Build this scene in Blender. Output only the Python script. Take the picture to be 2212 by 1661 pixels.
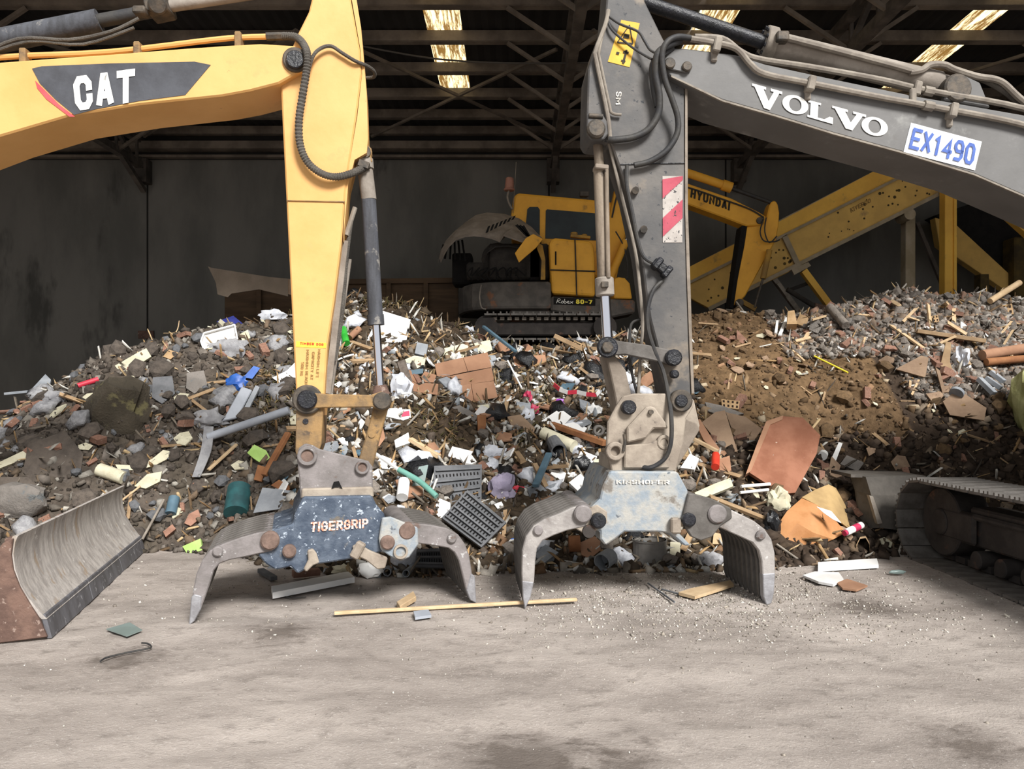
import bpy, bmesh, math, random
import numpy as np
from math import sin, cos, pi, radians, sqrt
from mathutils import Vector, Matrix, noise, Euler, Quaternion

# ------------------------------------------------------------------ scene, camera, light
S = bpy.context.scene
for _o in list(bpy.data.objects):
    bpy.data.objects.remove(_o)
COL = S.collection
random.seed(7)
V = Vector
F, CX, CY, CH = 1600.0, 1106.0, 865.0, 1.6        # focal length and horizon in pixels, eye height in metres

cam = bpy.data.cameras.new('camera')
cam.sensor_width = 36.0
cam.lens = 36.0 * F / 2212.0
cam.shift_y = 34.5 / 2212.0
cam.clip_end = 200
camo = bpy.data.objects.new('camera', cam)
camo.location = (0, 0, CH)
camo.rotation_euler = (pi / 2, 0, 0)
COL.objects.link(camo)
S.camera = camo

w = bpy.data.worlds.new('sky')
w.use_nodes = True
S.world = w
bg = w.node_tree.nodes['Background']
bg.inputs[0].default_value = (0.96, 0.98, 1.0, 1)
bg.inputs[1].default_value = 0.60

sl = bpy.data.lights.new('sun', 'SUN')
sl.energy = 4.6
sl.angle = radians(18)
sl.color = (1.0, 0.975, 0.94)
so = bpy.data.objects.new('sun', sl)
so.rotation_euler = V((-0.42, 0.82, -0.74)).to_track_quat('-Z', 'Y').to_euler()
so.location = (6, -10, 14)
COL.objects.link(so)

S.view_settings.view_transform = 'Standard'
S.view_settings.look = 'None'
S.view_settings.exposure = 0.42
S.view_settings.gamma = 1.0
S.view_settings.use_curve_mapping = False

# ------------------------------------------------------------------ geometry helpers
def W(px, py, Y):
    return V(((px - CX) / F * Y, Y, CH - (py - CY) / F * Y))

class Plane:
    """upright plane Y = a + b X in the shed"""
    def __init__(s, a, b=0.0):
        s.a, s.b = a, b
        s.k = sqrt(1 + b * b)
        s.n = V((-b, 1, 0)).normalized()       # away from the open side
        s.t = V((1, b, 0)).normalized()        # along the plane
    def at(s, px, py, d=0.0):
        Y = (s.a + d * s.k) / (1 - s.b * (px - CX) / F)
        return W(px, py, Y)
    def poly(s, pts, d=0.0):
        return [s.at(p[0], p[1], d) for p in pts]

class MB:
    """collects shapes for ONE mesh object"""
    def __init__(s):
        s.v, s.f, s.sm = [], [], []
    def add(s, vs, fs, smooth=False):
        o = len(s.v)
        s.v += [V(p) for p in vs]
        for f in fs:
            s.f.append([i + o for i in f]); s.sm.append(smooth)
        return s
    def prism(s, pts, vec):
        n = len(pts); vec = V(vec)
        vs = [V(p) for p in pts] + [V(p) + vec for p in pts]
        fs = [list(range(n)), list(range(2 * n - 1, n - 1, -1))]
        fs += [[i, i + n, (i + 1) % n + n, (i + 1) % n] for i in range(n)]
        return s.add(vs, fs)
    def box(s, c, size, rot=None):
        x, y, z = [q / 2 for q in size]
        R = rot if rot is not None else Matrix.Identity(3)
        c = V(c)
        vs = [c + R @ V((i, j, k)) for i in (-x, x) for j in (-y, y) for k in (-z, z)]
        fs = [[0, 1, 3, 2], [4, 6, 7, 5], [0, 4, 5, 1], [2, 3, 7, 6], [0, 2, 6, 4], [1, 5, 7, 3]]
        return s.add(vs, fs)
    def bar(s, p0, p1, wd, ht, up=(0, 0, 1)):
        p0, p1 = V(p0), V(p1)
        d = (p1 - p0)
        x = d.normalized()
        u = V(up)
        y = u.cross(x)
        if y.length < 1e-4:
            y = V((0, 1, 0)).cross(x)
        y.normalize()
        z = x.cross(y)
        R = Matrix((x, y, z)).transposed()
        return s.box((p0 + p1) / 2, (d.length, wd, ht), R)
    def cyl(s, p0, p1, r, r2=None, seg=18, caps=True):
        p0, p1 = V(p0), V(p1)
        r2 = r if r2 is None else r2
        q = (p1 - p0).to_track_quat('Z', 'Y')
        vs = []
        for p, rr in ((p0, r), (p1, r2)):
            for i in range(seg):
                a = 2 * pi * i / seg
                vs.append(p + q @ V((rr * cos(a), rr * sin(a), 0)))
        s.add(vs, [[i, (i + 1) % seg, (i + 1) % seg + seg, i + seg] for i in range(seg)], True)
        if caps:
            s.add(vs, [list(range(seg - 1, -1, -1)), list(range(seg, 2 * seg))])
        return s
    def ring(s, p0, p1, ro, ri, seg=20):
        p0, p1 = V(p0), V(p1)
        q = (p1 - p0).to_track_quat('Z', 'Y')
        vs = []
        for p in (p0, p1):
            for rr in (ro, ri):
                for i in range(seg):
                    a = 2 * pi * i / seg
                    vs.append(p + q @ V((rr * cos(a), rr * sin(a), 0)))
        fs = []
        for i in range(seg):
            j = (i + 1) % seg
            fs += [[i, j, j + 2 * seg, i + 2 * seg], [i + seg, i + 3 * seg, j + 3 * seg, j + seg],
                   [i, i + seg, j + seg, j], [i + 2 * seg, j + 2 * seg, j + 3 * seg, i + 3 * seg]]
        return s.add(vs, fs)
    def tube(s, pts, r, seg=8, smooth=4, closed=False):
        P = spline(pts, smooth) if smooth else [V(p) for p in pts]
        n = len(P)
        vs = []
        T = (P[1] - P[0]).normalized()
        nrm = T.orthogonal().normalized()
        for i, p in enumerate(P):
            t = (P[min(i + 1, n - 1)] - P[max(i - 1, 0)]).normalized()
            nrm = (nrm - t * nrm.dot(t)).normalized()
            b = t.cross(nrm)
            rr = r(i) if callable(r) else r
            for k in range(seg):
                a = 2 * pi * k / seg
                vs.append(p + (nrm * cos(a) + b * sin(a)) * rr)
        fs = [[i * seg + k, i * seg + (k + 1) % seg, (i + 1) * seg + (k + 1) % seg, (i + 1) * seg + k]
              for i in range(n - 1) for k in range(seg)]
        s.add(vs, fs, True)
        s.add(vs, [list(range(seg - 1, -1, -1)), list(range((n - 1) * seg, n * seg))])
        return s
    def loft(s, rows, thick=None, smooth=True):
        n = len(rows[0])
        vs = [V(p) for r in rows for p in r]
        fs = [[i * n + k, i * n + k + 1, (i + 1) * n + k + 1, (i + 1) * n + k]
              for i in range(len(rows) - 1) for k in range(n - 1)]
        if thick is None:
            return s.add(vs, fs, smooth)
        th = V(thick); m = len(vs)
        vs2 = vs + [p + th for p in vs]
        fs2 = fs + [[q + m for q in reversed(f)] for f in fs]
        R = len(rows)
        edge = [k for k in range(n)] + [i * n + n - 1 for i in range(1, R)] + \
               [(R - 1) * n + k for k in range(n - 2, -1, -1)] + [i * n for i in range(R - 2, 0, -1)]
        s.add(vs2, fs2, smooth)
        s.add(vs2, [[edge[i], edge[i] + m, edge[(i + 1) % len(edge)] + m, edge[(i + 1) % len(edge)]] for i in range(len(edge))])
        return s
    def build(s, name, mat, parent=None, bevel=0.0, seg=1, origin=None, solid=0.0):
        me = bpy.data.meshes.new(name)
        if origin is None:
            origin = world_of(parent) if parent is not None else V((0, 0, 0))
        origin = V(origin)
        me.from_pydata([tuple(p - origin) for p in s.v], [], s.f)
        bm = bmesh.new(); bm.from_mesh(me)
        bmesh.ops.remove_doubles(bm, verts=bm.verts, dist=1e-5)
        bmesh.ops.recalc_face_normals(bm, faces=bm.faces)
        bm.to_mesh(me); bm.free()
        if any(s.sm):
            # smooth only where the facets are gentle
            for p in me.polygons:
                p.use_smooth = True
            me.set_sharp_from_angle(angle=radians(38))
        ob = bpy.data.objects.new(name, me)
        me.materials.append(MAT[mat] if isinstance(mat, str) else mat)
        COL.objects.link(ob)
        if parent is not None:
            ob.parent = parent
            ob.location = origin - world_of(parent)
        else:
            ob.location = origin
        if solid:
            m = ob.modifiers.new('thickness', 'SOLIDIFY'); m.thickness = solid; m.offset = 0
        if bevel:
            m = ob.modifiers.new('edge', 'BEVEL'); m.width = bevel; m.segments = seg
            m.limit_method = 'ANGLE'; m.angle_limit = radians(40); m.use_clamp_overlap = True
        return ob

def world_of(o):
    p = V((0, 0, 0))
    while o is not None:
        p += o.location; o = o.parent
    return p

def spline(pts, sub=4):
    P = [V(p) for p in pts]
    if len(P) < 3:
        return P
    out = []
    for i in range(len(P) - 1):
        p0, p1, p2, p3 = P[max(i - 1, 0)], P[i], P[i + 1], P[min(i + 2, len(P) - 1)]
        for k in range(sub):
            t = k / sub
            out.append(0.5 * ((2 * p1) + (p2 - p0) * t + (2 * p0 - 5 * p1 + 4 * p2 - p3) * t * t + (3 * p1 - p0 - 3 * p2 + p3) * t ** 3))
    out.append(P[-1])
    return out

def tag(o, label=None, cat=None, group=None, kind=None):
    if label: o['label'] = label
    if cat: o['category'] = cat
    if group: o['group'] = group
    if kind or cat: o['kind'] = kind or 'thing'
    return o

def thing(name, label, cat, loc, group=None, kind=None):
    o = bpy.data.objects.new(name, None)
    o.empty_display_size = 0.1
    o.location = V(loc)
    COL.objects.link(o)
    return tag(o, label, cat, group, kind)

def copy_of(o, loc=None, rot=None, parent=None, name=None):
    c = o.copy()
    COL.objects.link(c)
    if name: c.name = name
    c.parent = parent
    if loc is not None: c.location = loc
    if rot is not None: c.rotation_euler = rot
    return c

# ------------------------------------------------------------------ procedural materials
MAT = {}
def lin(c):
    if isinstance(c, str):
        c = [int(c[i:i + 2], 16) / 255 for i in (0, 2, 4)]
    return tuple((x / 12.92 if x <= .04045 else ((x + .055) / 1.055) ** 2.4) for x in c) + (1,)

def mk(name, c1, c2=None, sc=4, rough=.75, metal=0.0, bump=.12, bsc=35, spot=None, ssc=14, sth=.62, sw=.04,
       spot2=None, s2sc=5, s2th=.6, rnd=0.0, stretch=None, attr=None, lo=.35, hi=.65, spec=.4, alpha=None, trans=0):
    m = bpy.data.materials.new(name); m.use_nodes = True
    nt = m.node_tree; N = nt.nodes; L = nt.links
    b = N['Principled BSDF']
    b.inputs['Roughness'].default_value = rough
    b.inputs['Metallic'].default_value = metal
    b.inputs['Specular IOR Level'].default_value = spec
    if trans:
        b.inputs['Transmission Weight'].default_value = trans
    tc = N.new('ShaderNodeTexCoord'); co = tc.outputs['Object']
    if stretch:
        mp = N.new('ShaderNodeMapping'); mp.inputs['Scale'].default_value = stretch
        L.new(co, mp.inputs[0]); sco = mp.outputs[0]
    else:
        sco = co
    def nz(scale, det=5, c=co):
        t = N.new('ShaderNodeTexNoise'); t.inputs['Scale'].default_value = scale; t.inputs['Detail'].default_value = det
        t.inputs['Roughness'].default_value = .62
        L.new(c, t.inputs['Vector']); return t.outputs['Fac']
    def step(src, a, bb):
        r = N.new('ShaderNodeMapRange'); r.inputs[1].default_value = a; r.inputs[2].default_value = bb
        r.interpolation_type = 'SMOOTHSTEP'
        L.new(src, r.inputs[0]); return r.outputs[0]
    def mix(fac, A, B):
        x = N.new('ShaderNodeMix'); x.data_type = 'RGBA'
        L.new(fac, x.inputs[0])
        for sck, val in ((x.inputs[6], A), (x.inputs[7], B)):
            if isinstance(val, tuple): sck.default_value = val
            else: L.new(val, sck)
        return x.outputs[2]
    col = None
    if attr:
        at = N.new('ShaderNodeAttribute'); at.attribute_name = attr
        col = at.outputs['Color']
        if c2:
            x = N.new('ShaderNodeMix'); x.data_type = 'RGBA'; x.blend_type = 'MULTIPLY'; x.inputs[0].default_value = 1
            L.new(col, x.inputs[6]); L.new(mix(step(nz(sc, c=sco), lo, hi), lin(c1), lin(c2)), x.inputs[7])
            col = x.outputs[2]
    elif c2:
        col = mix(step(nz(sc, c=sco), lo, hi), lin(c1), lin(c2))
    base = lin(c1)
    if spot:
        col = mix(step(nz(ssc, 6), sth, sth + sw), col if col is not None else base, lin(spot))
    if spot2:
        col = mix(step(nz(s2sc, 6, sco), s2th, s2th + .08), col if col is not None else base, lin(spot2))
    if rnd:
        oi = N.new('ShaderNodeObjectInfo')
        mr = N.new('ShaderNodeMapRange'); mr.inputs[3].default_value = 1 - rnd; mr.inputs[4].default_value = 1 + rnd
        L.new(oi.outputs['Random'], mr.inputs[0])
        h = N.new('ShaderNodeHueSaturation')
        L.new(mr.outputs[0], h.inputs['Value'])
        if col is not None: L.new(col, h.inputs['Color'])
        else: h.inputs['Color'].default_value = base
        col = h.outputs[0]
    if col is not None: L.new(col, b.inputs['Base Color'])
    else: b.inputs['Base Color'].default_value = base
    if bump:
        bp = N.new('ShaderNodeBump'); bp.inputs['Strength'].default_value = min(1, bump * 3); bp.inputs['Distance'].default_value = .02
        L.new(nz(bsc, 4), bp.inputs['Height']); L.new(bp.outputs[0], b.inputs['Normal'])
    MAT[name] = m
    return m

def emit(name, c, st, c2=None, sc=30):
    m = bpy.data.materials.new(name); m.use_nodes = True
    nt = m.node_tree; N = nt.nodes; L = nt.links
    b = N['Principled BSDF']
    b.inputs['Base Color'].default_value = lin(c)
    b.inputs['Emission Strength'].default_value = st
    b.inputs['Emission Color'].default_value = lin(c)
    if c2:
        tc = N.new('ShaderNodeTexCoord'); mp = N.new('ShaderNodeMapping'); mp.inputs['Scale'].default_value = (14, 1.2, 1)
        t = N.new('ShaderNodeTexNoise'); t.inputs['Scale'].default_value = 1.3; t.inputs['Detail'].default_value = 6
        t.inputs['Roughness'].default_value = .75
        r = N.new('ShaderNodeMapRange'); r.inputs[1].default_value = .46; r.inputs[2].default_value = .60
        x = N.new('ShaderNodeMix'); x.data_type = 'RGBA'
        L.new(tc.outputs['Object'], mp.inputs[0]); L.new(mp.outputs[0], t.inputs[0]); L.new(t.outputs['Fac'], r.inputs[0])
        L.new(r.outputs[0], x.inputs[0]); x.inputs[6].default_value = lin(c2); x.inputs[7].default_value = lin(c)
        L.new(x.outputs[2], b.inputs['Emission Color']); L.new(x.outputs[2], b.inputs['Base Color'])
    MAT[name] = m

# setting
def floor_material():
    m = bpy.data.materials.new('floor'); m.use_nodes = True
    nt = m.node_tree; N = nt.nodes; L = nt.links; b = N['Principled BSDF']
    b.inputs['Roughness'].default_value = .95; b.inputs['Specular IOR Level'].default_value = .15
    tc = N.new('ShaderNodeTexCoord')
    mp = N.new('ShaderNodeMapping'); mp.inputs['Scale'].default_value = (.8, 1.2, 1); mp.inputs['Rotation'].default_value = (0, 0, .18)
    L.new(tc.outputs['Object'], mp.inputs[0])
    def nz(sc, det, rough, src):
        t = N.new('ShaderNodeTexNoise'); t.inputs['Scale'].default_value = sc; t.inputs['Detail'].default_value = det; t.inputs['Roughness'].default_value = rough
        L.new(src, t.inputs[0]); return t.outputs['Fac']
    def ramp(src, a, bb):
        r = N.new('ShaderNodeMapRange'); r.inputs[1].default_value = a; r.inputs[2].default_value = bb; L.new(src, r.inputs[0]); return r.outputs[0]
    def mix(f, A, B):
        x = N.new('ShaderNodeMix'); x.data_type = 'RGBA'; L.new(f, x.inputs[0])
        for k, v in ((6, A), (7, B)):
            if isinstance(v, tuple): x.inputs[k].default_value = v
            else: L.new(v, x.inputs[k])
        return x.outputs[2]
    big = nz(.9, 12, .66, mp.outputs[0]); fine = nz(70, 8, .7, tc.outputs['Object']); midn = nz(7, 12, .72, mp.outputs[0])
    c = mix(ramp(big, .36, .66), lin('938a83'), lin('bdb3ab'))
    c = mix(ramp(midn, .52, .72), c, lin('817972'))
    c = mix(ramp(fine, .58, .68), c, lin('cbc4be'))
    c = mix(ramp(nz(42, 6, .7, tc.outputs['Object']), .66, .72), c, lin('6d655e'))
    for sx, sy, r in ((.05, 3.28, .32), (.5, 3.25, .2), (2.75, 5.75, .28), (2.18, 3.48, .18), (-1.6, 5.1, .22), (-2.4, 4.6, .2)):   # damp, oily patches in the dust
        mp2 = N.new('ShaderNodeVectorMath'); mp2.operation = 'DISTANCE'; mp2.inputs[1].default_value = (sx, sy, 0)
        L.new(tc.outputs['Object'], mp2.inputs[0])
        dn = N.new('ShaderNodeMath'); dn.operation = 'MULTIPLY_ADD'; dn.inputs[1].default_value = 1.1
        L.new(midn, dn.inputs[0]); L.new(mp2.outputs['Value'], dn.inputs[2])
        rr_ = N.new('ShaderNodeMapRange'); rr_.inputs[1].default_value = r + .62; rr_.inputs[2].default_value = r + .38; rr_.inputs[4].default_value = .75
        L.new(dn.outputs[0], rr_.inputs[0])
        c = mix(rr_.outputs[0], c, lin('5d544d'))
    L.new(c, b.inputs['Base Color'])
    ad = N.new('ShaderNodeMath'); ad.operation = 'MULTIPLY_ADD'; ad.inputs[1].default_value = 2.2
    L.new(midn, ad.inputs[0]); L.new(fine, ad.inputs[2])
    bp = N.new('ShaderNodeBump'); bp.inputs['Strength'].default_value = .8; bp.inputs['Distance'].default_value = .013
    L.new(ad.outputs[0], bp.inputs['Height']); L.new(bp.outputs[0], b.inputs['Normal'])
    MAT['floor'] = m
floor_material()
mk('wall', '74726d', '5f5e5a', sc=.8, rough=.95, bump=.05, bsc=20, spot='696864', ssc=2.2, sth=.62, sw=.14, spot2='4a4946', s2sc=.5, s2th=.60, stretch=(1, 1, .35))
mk('wall_joint', '2c2a28', rough=.95, bump=0)
mk('roof_sheet', '262423', '1b1a1a', sc=1, rough=.9, bump=0)
mk('steel_dark', '5c554e', '403b37', sc=3, rough=.9, bump=.05)
mk('steel_beam', '7b7166', '5c544c', sc=2, rough=.9, bump=.05)
emit('skylight', 'fff0c0', 1.6, '6b4f26')
mk('cable', '4b4743', rough=.8, bump=0)
# machines
mk('cat_yellow', 'dba968', 'd19e5c', sc=1.5, rough=.55, bump=.03, bsc=9, spot='7a6445', ssc=17, sth=.71, sw=.03, spot2='d0a062', s2sc=3.5, s2th=.60)
mk('cat_dirty', '9c7c50', '715e47', sc=5, rough=.75, bump=.08, spot='5a4c3e', ssc=9, sth=.58, sw=.12)
mk('cat_dark', '4a4c52', '3c3d42', sc=4, rough=.7, bump=.03)
mk('red_paint', 'd2555a', 'c8484f', sc=6, rough=.6, bump=.02)
mk('white_print', 'ecebe6', 'dcd9d2', sc=9, rough=.6, bump=0)
mk('faded_print', 'a8a49c', 'e4e0d8', sc=30, rough=.7, bump=0)
mk('brown_print', '7d6334', '8f7240', sc=40, rough=.7, bump=0)
mk('black_print', '2a2418', rough=.7, bump=0)
mk('blue_print', '4b68b0', '3f5aa3', sc=20, rough=.6, bump=0)
mk('orange_print', 'e08a70', 'f0d8cc', sc=45, rough=.7, bump=0, lo=.45, hi=.55)
mk('yellow_label', 'f2e04a', 'e8d23c', sc=10, rough=.5, bump=0)
mk('warn_yellow', 'e3b238', 'd6a22c', sc=8, rough=.6, bump=0, spot='b98a30', ssc=20, sth=.64)
mk('chevron_white', 'b3aca6', 'a39c96', sc=8, rough=.8, bump=.02, spot='3a3a3c', ssc=30, sth=.60, sw=.03)
mk('chevron_red', 'b05260', 'a44655', sc=8, rough=.8, bump=.02, spot='3a3a3c', ssc=30, sth=.62, sw=.03)
mk('sign_white', 'eef0f2', 'e2e6ea', sc=5, rough=.5, bump=0)
mk('rust', '725a4f', '5b473f', sc=9, rough=.9, bump=.12, spot='8d7a70', ssc=20, sth=.6)
mk('pin_steel', '5f564c', '43403c', sc=14, rough=.65, metal=.35, bump=.06)
mk('pin_rust', '7d685e', '64534b', sc=12, rough=.9, bump=.1)
mk('black_grease', '23242a', '17181b', sc=16, rough=.35, bump=.12, bsc=50)
mk('chrome', 'dcdde6', rough=.12, metal=1.0, bump=0)
mk('cyl_dark', '4c4e54', '3b3c40', sc=6, rough=.75, bump=.06, spot='8a8680', ssc=8, sth=.60, sw=.12, stretch=(3, 3, .5))
mk('cyl_dusty', '938b82', '7c746b', sc=5, rough=.8, bump=.06)
mk('cyl_tan', '8d8070', '5e5348', sc=5, rough=.7, bump=.06, spot='3c342d', ssc=7, sth=.60, sw=.1, stretch=(2, 2, .4))
mk('hose_grey', '6a655e', '57524c', sc=6, rough=.8, bump=.3, bsc=120)
mk('hose_black', '2d2d2f', '3a3835', sc=8, rough=.6, bump=.05)
mk('pipe_dusty', '8f877c', '776f66', sc=7, rough=.8, bump=.04)
mk('volvo_grey', '6a6968', '5f5e5d', sc=1.6, rough=.6, bump=.03, bsc=12, spot='8a8a87', ssc=4, sth=.58, sw=.2, spot2='63615f', s2sc=2.5, s2th=.6)
mk('volvo_stick', '625e5a', '4b4a4a', sc=2.2, rough=.6, bump=.04, bsc=14, spot='2a2c31', ssc=17, sth=.635, sw=.03, spot2='7a7064', s2sc=1.3, s2th=.58)
mk('volvo_tan', '8c8175', '71675c', sc=4, rough=.75, bump=.06, spot='5a5148', ssc=8, sth=.58, sw=.12)
mk('grab_blue', '3f4a5a', '5c6674', sc=9, rough=.6, metal=.2, bump=.08, spot='b4bfcc', ssc=24, sth=.60, sw=.05, spot2='6d675f', s2sc=6, s2th=.60)
mk('grab_pale', '8a949d', 'aaa8a2', sc=8, rough=.7, metal=.2, bump=.08, spot='62686f', ssc=11, sth=.63, sw=.05, spot2='79736c', s2sc=4, s2th=.58)
mk('grab_steel', '8b8584', '75706e', sc=6, rough=.7, metal=.3, bump=.06, spot='b2b0af', ssc=16, sth=.62, sw=.06, spot2='6d5d56', s2sc=6, s2th=.60)
mk('grab_worn', 'aaa5a1', '8f8a87', sc=6, rough=.65, metal=.3, bump=.06, spot='c9c7c5', ssc=14, sth=.60, sw=.08, spot2='7b736d', s2sc=6, s2th=.60)
mk('grab_shiny', 'a6a6aa', '8c8b8e', sc=9, rough=.5, metal=.45, bump=.06)
mk('grab_tan', 'a29789', '877c70', sc=5, rough=.8, bump=.06, spot='5d554e', ssc=10, sth=.62, sw=.08)
mk('blade_steel', 'bbb5af', '9a948f', sc=16, rough=.75, metal=.15, bump=.06, spot='d6d2cd', ssc=14, sth=.63, sw=.08, spot2='a0907f', s2sc=9, s2th=.58, stretch=(1, 1, .16))
mk('blade_edge', '6f6f74', '5b5a5d', sc=8, rough=.6, metal=.3, bump=.06, spot='a2a2a6', ssc=16, sth=.60, sw=.08, stretch=(1, 1, .3))
mk('track_steel', '6b6763', '524e4a', sc=5, rough=.75, metal=.2, bump=.06)
mk('track_dark', '3b3633', '2b2725', sc=5, rough=.85, bump=.06, spot='5b4337', ssc=4, sth=.6, sw=.1)
mk('hy_yellow', 'eeb03c', 'e0a336', sc=2.5, rough=.6, bump=.04, spot='94733c', ssc=5, sth=.62, sw=.15)
mk('hy_dirty', 'b48a3c', '8c6f3e', sc=4, rough=.8, bump=.06)
mk('hy_body', '645e58', '4e4a46', sc=4, rough=.85, bump=.06, spot='7b5640', ssc=3.2, sth=.58, sw=.08)
mk('hy_hood', 'a0958a', '83796f', sc=3, rough=.9, bump=.05)
mk('burnt', '191716', '0f0e0e', sc=6, rough=.95, bump=.15)
mk('soot', '3d3833', '2a2724', sc=5, rough=.9, bump=.1)
mk('glass_dark', '2c3638', '24292b', sc=2, rough=.35, bump=0, spec=.25)
mk('beacon', 'a87868', '8f6558', sc=6, rough=.7, bump=.03)
mk('conv_yellow', 'eebd52', 'e0ae4c', sc=2, rough=.65, bump=.04, spot='9d8450', ssc=2.5, sth=.60, sw=.15)
mk('conv_panel', 'dcb565', 'c8a35c', sc=1.8, rough=.75, bump=.04, spot='4a3b22', ssc=9, sth=.73, sw=.02, spot2='a3875a', s2sc=1.2, s2th=.58)
mk('conv_dusty', 'a79a86', '93876f', sc=3, rough=.85, bump=.04)
mk('conv_dark', '5a4a22', '3a3120', sc=3, rough=.85, bump=.04)
# rubbish
mk('soil', 'ffffff', 'c9c9c9', sc=7, rough=1, bump=.5, bsc=26, attr='tone', spec=.1)
mk('scrap', 'ffffff', 'cfcfcf', sc=9, rough=.85, bump=.1, attr='tone', spec=.2)
mk('cardboard', 'a27c62', '926d55', sc=3, rough=.9, bump=.04, rnd=.12)
mk('cardboard_dusty', '9b836c', '89725e', sc=4, rough=.95, bump=.05, rnd=.15)
mk('red_board', '9c6a52', '87563f', sc=3.5, rough=.8, bump=.05, spot='d9c4b2', ssc=15, sth=.70, sw=.03, spot2='83503a', s2sc=2, s2th=.6)
mk('orange_skin', 'bf8a5c', 'ab7648', sc=2.5, rough=.6, bump=.05, spot='a2693f', ssc=6, sth=.6, sw=.1)
mk('tan_skin', 'b29668', '9a8058', sc=3, rough=.8, bump=.05)
mk('white_board', 'dcdcdc', 'cfcdc9', sc=3, rough=.85, bump=.04, spot='9b9690', ssc=7, sth=.66, sw=.06, rnd=.06)
mk('bright_white', 'f4f4f2', 'e8e8e6', sc=3, rough=.6, bump=.02)
mk('cream', 'cfcab2', 'bdb79e', sc=6, rough=.9, bump=.08, spot='8f8a76', ssc=10, sth=.64, rnd=.1)
mk('grey_board', '9a9ea3', '858a90', sc=4, rough=.85, bump=.05, rnd=.12)
mk('grey_pipe', 'a8adb6', '989da6', sc=4, rough=.5, bump=.02)
mk('slate', '66676a', '545659', sc=6, rough=.8, bump=.1, rnd=.15)
mk('plank_dark', '6a6058', '574e47', sc=3, rough=.9, bump=.1, stretch=(8, 1, 8))
mk('pine', 'a88e6e', '947a5c', sc=5, rough=.85, bump=.06, rnd=.18)
mk('orange_wood', '9a6a45', '855738', sc=5, rough=.85, bump=.06, rnd=.15)
mk('stick_pale', 'c9b08d', 'b89d7a', sc=7, rough=.85, bump=.05, rnd=.12)
mk('brick_red', '94705f', '7d5d4e', sc=8, rough=.95, bump=.15, rnd=.2, spot='b9a79b', ssc=9, sth=.62)
mk('brick_tan', 'b89a76', 'a48762', sc=9, rough=.95, bump=.12, rnd=.12)
mk('brick_hole', '2c2019', rough=1, bump=0)
mk('concrete', '8d847b', '746d66', sc=8, rough=1, bump=.25, rnd=.22)
mk('stone_grey', '857f79', '716c67', sc=3, rough=.95, bump=.25, spot='6a6c6c', ssc=6, sth=.6, rnd=.1)
mk('mossy_stone', '4d463b', '3f392f', sc=3, rough=1, bump=.35, spot='6b6548', ssc=5, sth=.56, sw=.1)
mk('dark_stone', '655c54', '4f4842', sc=6, rough=1, bump=.3, rnd=.2)
mk('blue_plastic', '2f62b4', '2753a0', sc=5, rough=.4, bump=.03)
mk('navy', '39408a', '2e3474', sc=6, rough=.5, bump=.02)
mk('teal', '2f5f62', '28494d', sc=5, rough=.6, bump=.04)
mk('teal_strip', '6fa295', '5c9184', sc=5, rough=.6, bump=.02)
mk('steel_blue', '56707f', '4a6270', sc=5, rough=.6, bump=.03)
mk('lime', 'a7c873', '95b860', sc=5, rough=.7, bump=.05)
mk('green_bright', '3da83f', '2d8f33', sc=8, rough=.3, bump=.03)
mk('hot_red', 'd8432f', 'c23626', sc=6, rough=.5, bump=.02)
mk('tape_red', 'd2394c', 'c43246', sc=6, rough=.5, bump=.02)
mk('pink_red', 'c53a5e', 'b03052', sc=8, rough=.5, bump=.02)
mk('purple', 'a04ac0', '8c3aae', sc=8, rough=.4, bump=.02)
mk('lavender', '9c94a8', '837c90', sc=8, rough=.9, bump=.1)
mk('bag_white', 'd8dbe2', 'b9bdc6', sc=5, rough=.45, bump=.12, bsc=12)
mk('bag_grey', '9a9a9c', '7f7f82', sc=6, rough=.5, bump=.2, bsc=14)
mk('bag_black', '232427', '17181a', sc=6, rough=.35, bump=.25, bsc=16)
mk('sack_lime', 'b9b985', '9b9a62', sc=4, rough=.8, bump=.12, spot='d0d39c', ssc=5, sth=.6, sw=.12, stretch=(3, 3, .5))
mk('grey_bin', '83807c', '716e6a', sc=6, rough=.7, bump=.04)
mk('drain_grey', '6e757a', '5b6166', sc=6, rough=.6, bump=.06)
mk('glass_sheet', '7f8f8c', '75837f', sc=4, rough=.2, bump=.01, spec=.5)
mk('bucket_steel', '5d5852', '4a4641', sc=3, rough=.8, bump=.06, spot='7a736b', ssc=4, sth=.6, sw=.15)
mk('skip_brown', '5d4a38', '4a3b2d', sc=2.5, rough=.95, bump=.08, stretch=(.4, 1, 3))
mk('tan_sheet', '8d7f70', '7c6f61', sc=2, rough=.9, bump=.04)
mk('tan_soil', '7b6347', '66523c', sc=6, rough=1, bump=.3, rnd=.2)
mk('weed', '5d5236', '4a4230', sc=8, rough=1, bump=.1)

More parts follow.
